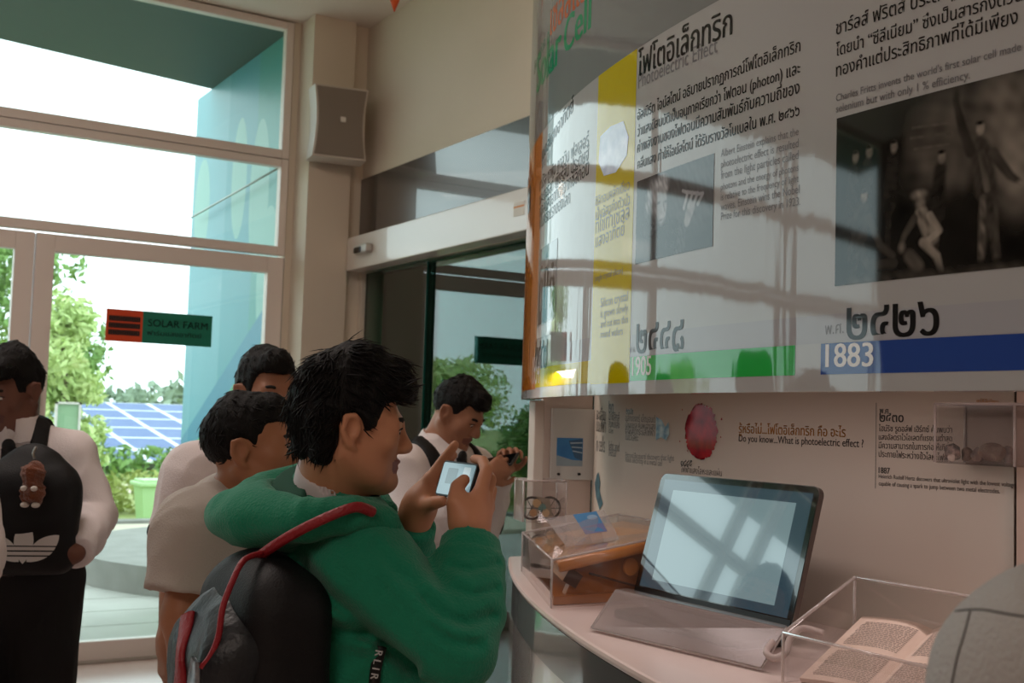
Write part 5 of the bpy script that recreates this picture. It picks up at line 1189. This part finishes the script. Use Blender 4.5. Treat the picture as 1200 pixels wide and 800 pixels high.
P = torso_p(j, .022) + [p_chain([j.shR, j.elR, j.elR + (j.wrR - j.elR) * .5], [.068, .060, .056], .03), p_cone(j.elR + (j.wrR - j.elR) * .35, j.elR + (j.wrR - j.elR) * .80, .057, .053, .02), p_cone(j.elR + (j.wrR - j.elR) * .72, j.wrR, .048, .046, .012),
     p_chain([j.shL, j.elL, j.elL + (j.wrL - j.elL) * .5], [.074, .066, .056], .04), p_cone(j.elL + (j.wrL - j.elL) * .35, j.elL + (j.wrL - j.elL) * .80, .058, .05, .03), p_cone(j.elL + (j.wrL - j.elL) * .72, j.elL + (j.wrL - j.elL) * .97, .044, .042, .012)]
P += [p_cone(j.neck - j.up * .05, j.neck + unit(hc - j.neck) * .12, .066, .072, .01, 's'), p_plane(j.pelvis - j.up * .1, -j.up)]
sdf_mesh('hoodie', P, .005, M_green, T, disp=hoodie_folds)
bk = -j.fw
P = [p_ell(a(318, 594, 1.94), (.115, .105, .048), np.stack([unit(np.cross(unit(cf(-.9, -.1, -.30)), UP)), unit(cf(-.9, -.1, -.30)), unit(np.cross(np.cross(unit(cf(-.9, -.1, -.30)), UP), unit(cf(-.9, -.1, -.30))))], 1), .03),
     p_chain([a(262, 596, 1.92), a(300, 608, 1.84), a(360, 608, 1.80), a(415, 602, 1.80), a(448, 612, 1.83), a(466, 632, 1.86)], [.018, .030, .034, .031, .026, .016], .045), p_chain([a(270, 592, 1.98), a(310, 572, 2.08), a(360, 562, 2.12), a(420, 575, 2.10), a(452, 598, 2.02)], [.018, .03, .036, .034, .02], .045), p_chain([a(300, 612, 1.88), a(340, 622, 1.86)], [.03, .03], .04),
     p_ell(hc + HR @ np.array([0, -.03, -.06]), (.084, .098, .08), HR, .03, 's'), p_chain([a(372, 552, 1.95), a(390, 600, 1.96)], [.075, .07], .02, 's')]
sdf_mesh('hood', P, .0045, M_green, T, disp=folds(.005, 30, 4))
sdf_mesh('hood_lining', [p_cone(j.neck - j.up * .035, j.neck + unit(hc - j.neck) * .045 - j.fw * .024, .092, .085, .01), p_cone(j.neck - j.up * .07, j.neck + unit(hc - j.neck) * .12, .074, .074, .004, 's'), p_plane(j.neck - j.fw * .028, j.fw + j.rt * .5)], .005, M_green2, T)
sdf_mesh('shirt_collar', [p_cone(j.neck - j.up * .05, j.neck + unit(hc - j.neck) * .105 - j.fw * .004, .078, .069, .01), p_plane(j.neck + unit(hc - j.neck) * .066, unit(hc - j.neck) - j.fw * .35), p_cone(j.neck - j.up * .08, j.neck + unit(hc - j.neck) * .16 - j.fw * .010, .0655, .0615, .003, 's')], .0045, mat('collar_white', 'cfc4c6', .7), T)
trousers(T, j, M_black); shoes(T, j)
b = MB(); b.tube(smooth([a(447, 757, 1.80), a(440, 785, 1.795), a(437, 830, 1.80)]), .0095, 8); b.build('lanyard', mat('lanyard_black', '111111', .6), T, True)
def lan(u, v, o=0.0):
    u = np.asarray(u, float)[..., None]; v = np.asarray(v, float)[..., None]; p0 = a(444, 762, 1.782); p1 = a(437, 800, 1.782); d_ = unit(p1 - p0); s_ = unit(np.cross(d_, AWAY)); s_ = -s_ if s_ @ RIGHT > 0 else s_
    return p0 + d_ * u - s_ * v - AWAY * o
Writing(lan, .001).line('R L I R', (.0, -.005), (.045, -.005), 1.0, .02).build('lanyard_lettering', mat('lanyard_white', 'd0d0d0', .6), bpy.data.objects['lanyard'])
# his phone
pc_ = a(533.5, 562, 1.975); ptl, ptr, pbl = a(521, 539, 2.02), a(559.5, 543.5, 1.945), a(510.5, 578, 2.005)
xv = unit(ptr - ptl); yv = pbl - ptl; yv = unit(yv - xv * (yv @ xv)); zn = np.cross(xv, yv); zn = zn if zn @ AWAY < 0 else -zn
PW, PH = np.linalg.norm(ptr - ptl) * 1.02, .062
T2 = thing('phone', 'phone with a bright screen in the hands of the man in the green hoodie', 'phone', ptl)
def ph(u, v, o): return ptl + xv * u + yv * v + zn * o
def phslab(pts, o0, o1, nm, m_):
    n = len(pts); V = [ph(u, v, o0) for u, v in pts] + [ph(u, v, o1) for u, v in pts]
    return MB().add(V, [list(range(n))[::-1], list(range(n, 2 * n))] + [[i, (i + 1) % n, n + (i + 1) % n, n + i] for i in range(n)]).build(nm, m_, T2)
phslab(rrect(PW, PH, .007, .007), -.008, 0, 'shell', mat('phone_shell', '1a1c20', .35)); phslab([(u + .003, v + .003) for u, v in rrect(PW - .006, PH - .006, .004, .004)], 0, .0008, 'screen', mat('phone_screen', '10151a', .1, coat=1, emit=('a9c8d2', .42)))
phslab([(u + .02, v + .012) for u, v in rrect(PW * .3, PH * .45, .002, .002)], .0008, .0010, 'screen_image', mat('phone_image', '10151a', .1, coat=1, emit=('7f9aa2', .35)))
phslab([(u + PW * .66, v + .008) for u, v in rrect(PW * .2, PH * .7, .002, .002)], .0008, .0010, 'screen_image', mat('phone_image_pale', '10151a', .1, coat=1, emit=('d4e6ea', .5)))
# backpack on his back
bf = unit(-j.f2 * .97 - AWAY * .05); br_ = unit(np.cross(UP, bf)); Rb = np.stack([br_, bf, UP], 1)      # right, outwards, up
bc = a(284, 838, 1.80)
T3 = thing('backpack', 'black and red backpack worn by the man in the green hoodie', 'backpack', bc - UP * .24)
Lb = lambda x, y, z: bc + Rb @ np.array([x, y, z])
M_nyl = mat('black_nylon', '0e0e10', .6, spec=.3, bump=(300, .2)); M_char = mat('charcoal_coated', '1d2024', .42, spec=.4, bump=(120, .2)); M_red = mat('red_trim', '8f1420', .45, bump=(160, .3)); M_sil = mat('silver_print', 'a9b0b6', .3, .6, noise=(40, '5a6066', 1))
sdf_mesh('main_compartment', [p_box(bc + Rb @ np.array([0, -.03, -.02]), (.135, .07, .235), .05, Rb), p_ell(Lb(0, -.02, .18), (.12, .06, .075), Rb, .06)], .006, M_nyl, T3, disp=folds(.003, 26, 8))
fp_ = sdf_mesh('front_pocket', [p_box(bc + Rb @ np.array([0, .055, -.05]), (.115, .045, .19), .04, Rb), p_ell(Lb(0, .03, .12), (.11, .05, .08), Rb, .05)], .006, M_char, T3, disp=folds(.008, 30, 9, np.array([1, 1, .4])))
def on_surface(o, px):
    t_ = surf(o); out = []
    for q in px:
        h_ = t_.ray_cast(Vector(CC), Vector(unit(ray(*q))))[0]
        if h_ is not None: out.append(np.array(h_))
    return out
strap(T3, fp_, on_surface(fp_, [(236, 672), (228, 695), (221, 720), (216, 750), (213, 780), (212, 810), (212, 840)]), .015, .005, M_red, 6, 'red_band')
MB().tube(smooth([a(307, 648, 1.775), a(286, 656, 1.74), a(272, 682, 1.71), a(261, 712, 1.69), a(256, 745, 1.685), a(247, 768, 1.68), a(236, 782, 1.68)]), .0048, 8).build('red_piping', M_red, T3, True)
strap(T3, fp_, [a(236, 772, 1.70), a(234, 790, 1.70), a(232, 815, 1.70)], .022, .004, M_sil, 6, 'emblem')
for s_ in (1, -1):
    sp_ = [(310, 646, 1.79), (345, 622, 1.755), (390, 602, 1.74), (430, 600, 1.76), (462, 622, 1.745), (478, 690, 1.72)] if s_ == 1 else [(300, 620, 2.02), (350, 590, 2.16), (410, 590, 2.2), (450, 640, 2.2), (440, 720, 2.2)]
    pts = [a(*q) for q in sp_]
    if s_ == 1: pts = [a(300, 655, 1.80), a(320, 640, 1.77), a(350, 622, 1.755), a(390, 603, 1.752), a(418, 594, 1.765), a(437, 600, 1.785)]
    MB().tube(smooth(pts), .0085, 8).build('shoulder_strap', M_red, T3, True)

# -- far left: young man wearing his black backpack on the chest
def side_of(name): pass
hc = at(14, 459, 3.5); HR = headframe(-.32, -.95, -.30); hs = 1.0
j = skeleton(at(20, 502, 3.50), at(22, 668, 3.55), at(-47, 536, 3.50), at(82, 532, 3.56), at(-80, 618, 3.48), at(110, 604, 3.52), at(-30, 655, 3.28), at(88, 648, 3.30))
T = thing('person', 'young man at the left edge in white shirt and tie, backpack on his chest', 'person', (j.pelvis[0], j.pelvis[1], 0))
hl = hand_p(at(88, 648, 3.30), cf(-.9, -.2, -.25), cf(.0, .8, .5), 1, .5, .95, .3) + hand_p(at(-30, 655, 3.28), cf(.9, -.2, -.15), cf(0, .8, .5), -1, .5, .95, .3)
body(T, j, hc, HR, hs, '70483a', '5e362f', hl, h=.0055); eyes(T, hc, HR, hs, .9)
hg = hair(T, hc, HR, hs, h=.005, amp=.003, front=.058, extra=[([(0, -.02, .085), (0, .05, .085)], [.066, .052]), ([(.03, .06, .085), (-.03, .06, .085)], [.045, .045])]); strands(T, hg, hc, HR, 1.0, 500, .020, .0014)
shA = shirt(T, j, M_wsh, .016, .97, h=.007, seed=21); collar(T, j, M_wsh, hc); tie(T, j, M_tie, shA); trousers(T, j, M_black, .10); shoes(T, j)
MB().tube(smooth([j.neck + j.rt * -.055 + j.fw * .03, j.neck + j.rt * -.06 + j.fw * .085 - j.up * .06, j.neck + j.rt * -.03 + j.fw * .12 - j.up * .14]), .005, 6).build('neck_cord', M_tie, T, True)
bf = unit(j.f2); br_ = unit(np.cross(bf, UP)); Rb = np.stack([br_, bf, UP], 1)
bc = at(36, 582, 3.30)
T = thing('backpack', 'black backpack with a white three leaf emblem worn on a chest', 'backpack', bc - UP * .22)
Lb = lambda x, y, z: bc + Rb @ np.array([x, y, z])
Pb = [p_box(bc + Rb @ np.array([0, 0, -.075]), (.135, .055, .145), .05, Rb), p_ell(Lb(0, -.01, .03), (.100, .05, .125), Rb, .08)]
sdf_mesh('main_compartment', Pb, .007, M_nyl, T, disp=folds(.003, 22, 5))
for s_ in (1, -1):
    sh = j.shR if s_ > 0 else j.shL
    m_ = sh * .5 + j.neck * .5
    strap(T, shA, [m_ + j.fw * .13 - j.up * .13, m_ + j.fw * .11 - j.up * .05, m_ + j.up * .05 + j.fw * .03, m_ + j.up * .05 - j.fw * .05, m_ - j.up * .06 - j.fw * .13], .024, .007, M_nyl)
def on_bag(u, v, o=0.0):
    u = np.asarray(u, float); v = np.asarray(v, float)
    return bc + u[..., None] * br_ + v[..., None] * UP + bf * (.0585 + o) + 0 * u[..., None]
def clip_y(poly, lo, hi):
    for lim, sg in ((lo, 1), (hi, -1)):
        out = []
        for i in range(len(poly)):
            a_, b_ = poly[i], poly[(i + 1) % len(poly)]; ia, ib = sg * (a_[1] - lim) >= 0, sg * (b_[1] - lim) >= 0
            if ia: out.append(a_)
            if ia != ib: s_ = (lim - a_[1]) / (b_[1] - a_[1]); out.append((a_[0] + (b_[0] - a_[0]) * s_, lim))
        poly = out
        if not poly: return []
    return poly
def leafshape(cx, cy, L_, w, ang, n=14):
    pts = []
    for k in range(n + 1): s_ = k / n; pts.append((w * math.sin(PI * s_) ** .8, L_ * s_))
    for k in range(n - 1, 0, -1): s_ = k / n; pts.append((-w * math.sin(PI * s_) ** .8, L_ * s_))
    c_, s2 = math.cos(ang), math.sin(ang)
    return [(cx + x * c_ - y * s2, cy + x * s2 + y * c_) for x, y in pts]
b = MB(); leaves = [leafshape(0, -.182, .126, .026, 0), leafshape(-.010, -.176, .112, .026, .84), leafshape(.010, -.176, .112, .026, -.84)]
for k, lf in enumerate(leaves):
    for lo, hi in ((-.131, .1), (-.144, -.1345), (-.1575, -.148), (-.20, -.1615)):
        q = clip_y(lf, lo, hi)
        if len(q) > 2: V, F = flatpoly(on_bag, q, .0022 + .0001 * k); b.add(V, F)
b.build('leaf_emblem', mat('emblem_white', 'd6cfcb', .6), T)
# furry charm on the bag
cc = at(39, 563, 3.205)
T = thing('furry_charm', 'brown furry charm with white spots hanging on the chest backpack', 'charm', cc - UP * .07)
M_fur = mat('brown_fur', '8a4318', .95, noise=(40, '6e3311', 1), sheen=.4, bump=(350, .8))
fur = lambda p: .004 * wob(p, 330, 3) + .003 * wob(p, 140, 4)
sdf_mesh('fur_body', [p_ell(cc + UP * .02, (.031, .024, .034), None, .02), p_ell(cc - UP * .030, (.033, .025, .029), None, .02)] + [p_chain([cc - UP * .042 + RIGHT * s_ * .015, cc - UP * .058 + RIGHT * s_ * .016], [.014, .012], .01) for s_ in (1, -1)], .0025, M_fur, T, disp=fur, relax=1)
M_wf = mat('white_fur', 'd8cec6', .9)
for s_ in (1, -1):
    sdf_mesh('white_spot', [p_ell(cc - AWAY * .026 + RIGHT * s_ * .014 - UP * .020, (.010, .007, .008))], .0025, M_wf, T); sdf_mesh('white_paw', [p_ell(cc - AWAY * .012 + RIGHT * s_ * .015 - UP * .066, (.012, .011, .008))], .0025, M_wf, T)
MB().tube(smooth([cc + UP * .06, cc + UP * .075 - RIGHT * .004, cc + UP * .092 + bf * -.01]), .004, 8).build('clip', mat('clip_steel', '8f8a84', .3, .8), T, True)

# -- someone's white sleeve at the very left edge
j = skeleton(at(-150, 470, 2.75), at(-150, 690, 2.75), at(-235, 505, 2.72), at(-62, 505, 2.78), at(-255, 610, 2.7), at(-36, 602, 2.72), at(-250, 700, 2.6), at(-28, 690, 2.60))
hc = at(-150, 400, 2.72); HR = headframe(.2, -.9, -.1)
T = thing('person', 'person mostly outside the left edge, only a white shirt sleeve showing', 'person', (j.pelvis[0], j.pelvis[1], 0))
body(T, j, hc, HR, 1.0, '70483a', '5e362f', hand_p(j.wrL, (0, 0, -1.), cf(-1, 0, 0), -1, .4) + hand_p(j.wrR, (0, 0, -1.), cf(1, 0, 0), 1, .4), h=.009); eyes(T, hc, HR, 1.0); hair(T, hc, HR, 1.0, h=.008)
shirt(T, j, M_wsh, .024, .92, h=.009, seed=31, hem=-.02); trousers(T, j, M_black, -.03); shoes(T, j)

# -- tall young man in white standing behind the polo shirt
hc = at(313, 463, 3.2); HR = headframe(.60, -.80, -.06); hs = 1.0
j = skeleton(at(306, 532, 3.22), at(290, 720, 3.22), at(232, 556, 3.08), at(378, 560, 3.32), at(204, 655, 3.06), at(400, 660, 3.3), at(196, 748, 3.02), at(380, 740, 3.2))
T = thing('person', 'tall young man in a short sleeved white shirt behind the grey polo shirt', 'person', (j.pelvis[0], j.pelvis[1], 0))
body(T, j, hc, HR, hs, '9c6d55', '6e4038', hand_p(j.wrR, (0, 0, -1.), cf(.7, .5, 0), 1, .5) + hand_p(j.wrL, (0, 0, -1.), cf(-1, 0, 0), -1, .5), h=.006); eyes(T, hc, HR, hs, .25)
hg = hair(T, hc, HR, hs, h=.005, amp=.0025, front=.062, extra=[([(0, -.02, .075), (0, .045, .085)], [.068, .048])]); strands(T, hg, hc, HR, 1.0, 500, .020, .0014)
shirt(T, j, M_wsh, .022, short=True, seed=41, hem=-.10); collar(T, j, M_wsh, hc)
e = j.shR + (j.elR - j.shR) * .70; d_ = unit(j.elR - j.shR); sdf_mesh('sleeve_trim', [p_cone(e - d_ * .006, e + d_ * .020, .088, .088, .004)], .006, M_black, T)
trousers(T, j, M_black); shoes(T, j)

# -- young man in the grey polo shirt
hc = at(296, 528, 2.5); HR = headframe(.97, -.02, .10); hs = .98
j = skeleton(at(262, 592, 2.53), at(300, 870, 2.55), at(232, 622, 2.42), at(318, 620, 2.70), at(214, 722, 2.38), at(330, 740, 2.72), at(212, 812, 2.38), at(352, 810, 2.65))
T = thing('person', 'young man with cropped hair in a grey polo shirt behind the backpack', 'person', (j.pelvis[0], j.pelvis[1], 0))
body(T, j, hc, HR, hs, 'a87254', '6a3d33', hand_p(j.wrR, (0, 0, -1.), cf(.7, .5, 0), 1, .5) + hand_p(j.wrL, (0, 0, -1.), cf(-1, 0, 0), -1, .5), h=.005); eyes(T, hc, HR, hs, .0)
hg = hair(T, hc, HR, hs, h=.004, amp=.0018, front=.058, back=-.060, thick=.985, extra=[([(0, -.02, .075), (0, .04, .082)], [.062, .045])]); strands(T, hg, hc, HR, 1.0, 500, .020, .0014)
shirt(T, j, M_gsh, .020, short=True, seed=51, hem=-.10); collar(T, j, M_gsh, hc, top=.034, r=.068)
MB().tube(smooth([j.neck - j.fw * .06 + j.rt * .03 + j.up * .02, j.neck + j.rt * .074 + j.up * .004, j.neck + j.rt * .05 + j.fw * .07 - j.up * .06]), .0045, 6).build('neck_cord', M_tie, T, True)
trousers(T, j, mat('grey_trousers', '4a4846', .85)); shoes(T, j)

# -- young man bending over his phone by the sliding door
hc = at(536, 485, 4.0); HR = headframe(.86, -.42, -.52); hs = .98
j = skeleton(at(508, 524, 4.02), at(500, 672, 4.05), at(474, 548, 3.88), at(556, 550, 4.15), at(484, 628, 3.80), at(560, 625, 4.05), at(566, 562, 3.72), at(586, 556, 3.92))
T = thing('person', 'young man in white shirt and tie bending over a phone by the sliding door', 'person', (j.pelvis[0], j.pelvis[1], 0))
hh = hand_p(j.wrR, cf(.75, .25, .55), cf(.3, .9, .2), 1, .9, .92, .4) + hand_p(j.wrL, cf(.3, -.3, .85), cf(.3, -.9, .2), -1, .9, .92, .4)
body(T, j, hc, HR, hs, 'a06f56', '7a4a3f', hh, h=.0055); eyes(T, hc, HR, hs, .8)
hg = hair(T, hc, HR, hs, h=.0045, amp=.0018, front=.060, back=-.03, thick=.985, extra=[([(0, -.02, .08), (0, .05, .082)], [.062, .046])]); strands(T, hg, hc, HR, 1.0, 500, .020, .0014)
shD = shirt(T, j, M_wsh, .016, .96, h=.006, seed=61); collar(T, j, M_wsh, hc, top=.04); tie(T, j, M_tie, shD, .46); trousers(T, j, M_black, .09); shoes(T, j)
p = at(585, 541, 3.80)
Rp = np.stack([unit(cf(.75, -.5, .15)), unit(np.cross(unit(cf(.75, -.5, .15)), unit(cf(-.5, -.2, .8)))), UP], 1); x_ = unit(cf(.75, -.5, .18)); n_ = unit(cf(-.45, -.35, .75)); n_ = unit(n_ - x_ * (n_ @ x_)); Rp = np.stack([x_, n_, np.cross(x_, n_)], 1)
T2 = thing('phone', 'dark phone held by the young man bending by the sliding door', 'phone', p)
MB().box((-.065, -.004, -.034), (.065, .004, .034), .003, Rp, p).build('shell', mat('dark_phone', '0c0c0e', .35), T2); MB().box((-.058, .004, -.030), (.058, .0046, .030), 0, Rp, p).build('screen', mat('dark_phone_screen', '0b0e10', .1, coat=1), T2)
bf = -unit(j.f2); br_ = unit(np.cross(bf, UP)); Rb = np.stack([br_, bf, UP], 1); bc = at(447, 598, 4.0)
T = thing('backpack', 'plain black backpack on the young man by the sliding door', 'backpack', bc - UP * .2)
sdf_mesh('main_compartment', [p_box(bc, (.13, .06, .19), .05, Rb), p_ell(bc + UP * .13, (.11, .055, .09), Rb, .05)], .008, M_nyl, T, disp=folds(.004, 22, 6))
for sh, s_ in ((j.shR, 1), (j.shL, -1)):
    m_ = sh * .62 + j.neck * .38
    strap(T, shD, [m_ - j.fw * .12 - j.up * .10, m_ - j.fw * .05 + j.up * .06, m_ + j.up * .07 + j.fw * .03, m_ + j.fw * .14 - j.up * .04, m_ + j.fw * .14 - j.up * .16, sh * .8 + j.neck * .2 + j.fw * .06 - j.up * .26], .026, .008, M_nyl)

# -- grey shirt shoulder at the lower right
N_ = np.array([.892, .344, 1.378]); f_ = unit([.75, .66, 0]); r_ = np.cross(f_, UP)
j = skeleton(N_, N_ - UP * .46 - f_ * .10, N_ + r_ * .2 - UP * .055, N_ - r_ * .205 - UP * .046, N_ + r_ * .20 - UP * .33 - f_ * .12, N_ - r_ * .245 - UP * .33 + f_ * .0, N_ + r_ * .18 - UP * .57 - f_ * .17, N_ - r_ * .25 - UP * .57 + f_ * .06)
hc = N_ + UP * .14 + f_ * .05; HR = headframe(.25, .93, -.3)
T = thing('person', 'person in a grey shirt at the lower right corner, seen from behind', 'person', (j.pelvis[0], j.pelvis[1], 0))
body(T, j, hc, HR, 1.0, '8a5f4a', '6e4038', hand_p(j.wrL, cf(.4, .3, -.8), cf(1, 0, 0), -1, .5) + hand_p(j.wrR, cf(-.4, .3, -.8), cf(-1, 0, 0), 1, .5), h=.009); eyes(T, hc, HR, 1.0); hair(T, hc, HR, 1.0, h=.008)
P = torso_p(j, .016) + [p_chain([j.shL, j.elL, j.elL + (j.wrL - j.elL) * .7], [.070, .064, .056], .03), p_chain([j.shR, j.elR, j.elR + (j.wrR - j.elR) * .7], [.076, .062, .056], .05), p_plane(j.pelvis - j.up * .12, -j.up)]
sh_ = sdf_mesh('shirt', P, .005, M_gsh2, T, disp=folds(.008, 24, 71, np.array([1, 1, .6])))
def seam(pts, r=.0022):
    # lay the stitched seam on the cloth by casting each point on to it
    me = sh_.data; from mathutils.bvhtree import BVHTree
    o_ = wo(sh_); t_ = BVHTree.FromPolygons([tuple(np.array(v.co) + o_) for v in me.vertices], [tuple(p.vertices) for p in me.polygons]); out = []
    for p in pts:
        hit = t_.find_nearest(Vector(p))[0]; out.append(np.array(hit))
    return MB().tube(smooth(out, 4), r, 6)
def seam_at(name, px):
    t_ = surf(sh_); out = []
    for q in smooth(px, 4):
        r_2 = Vector(unit(ray(*q))); hit = t_.ray_cast(Vector(CC), r_2)[0]
        if hit is not None: out.append(np.array(hit))
    MB().tube(out, .0009, 6).build(name, mat('seam_thread', '3e3c3b', .8), T, True)
seam_at('yoke_seam', [(1106, 722), (1120, 716), (1150, 714), (1180, 719), (1215, 724), (1260, 728)]); seam_at('sleeve_seam', [(1137, 716), (1131, 740), (1122, 770), (1114, 810)])
trousers(T, j, M_black); shoes(T, j)
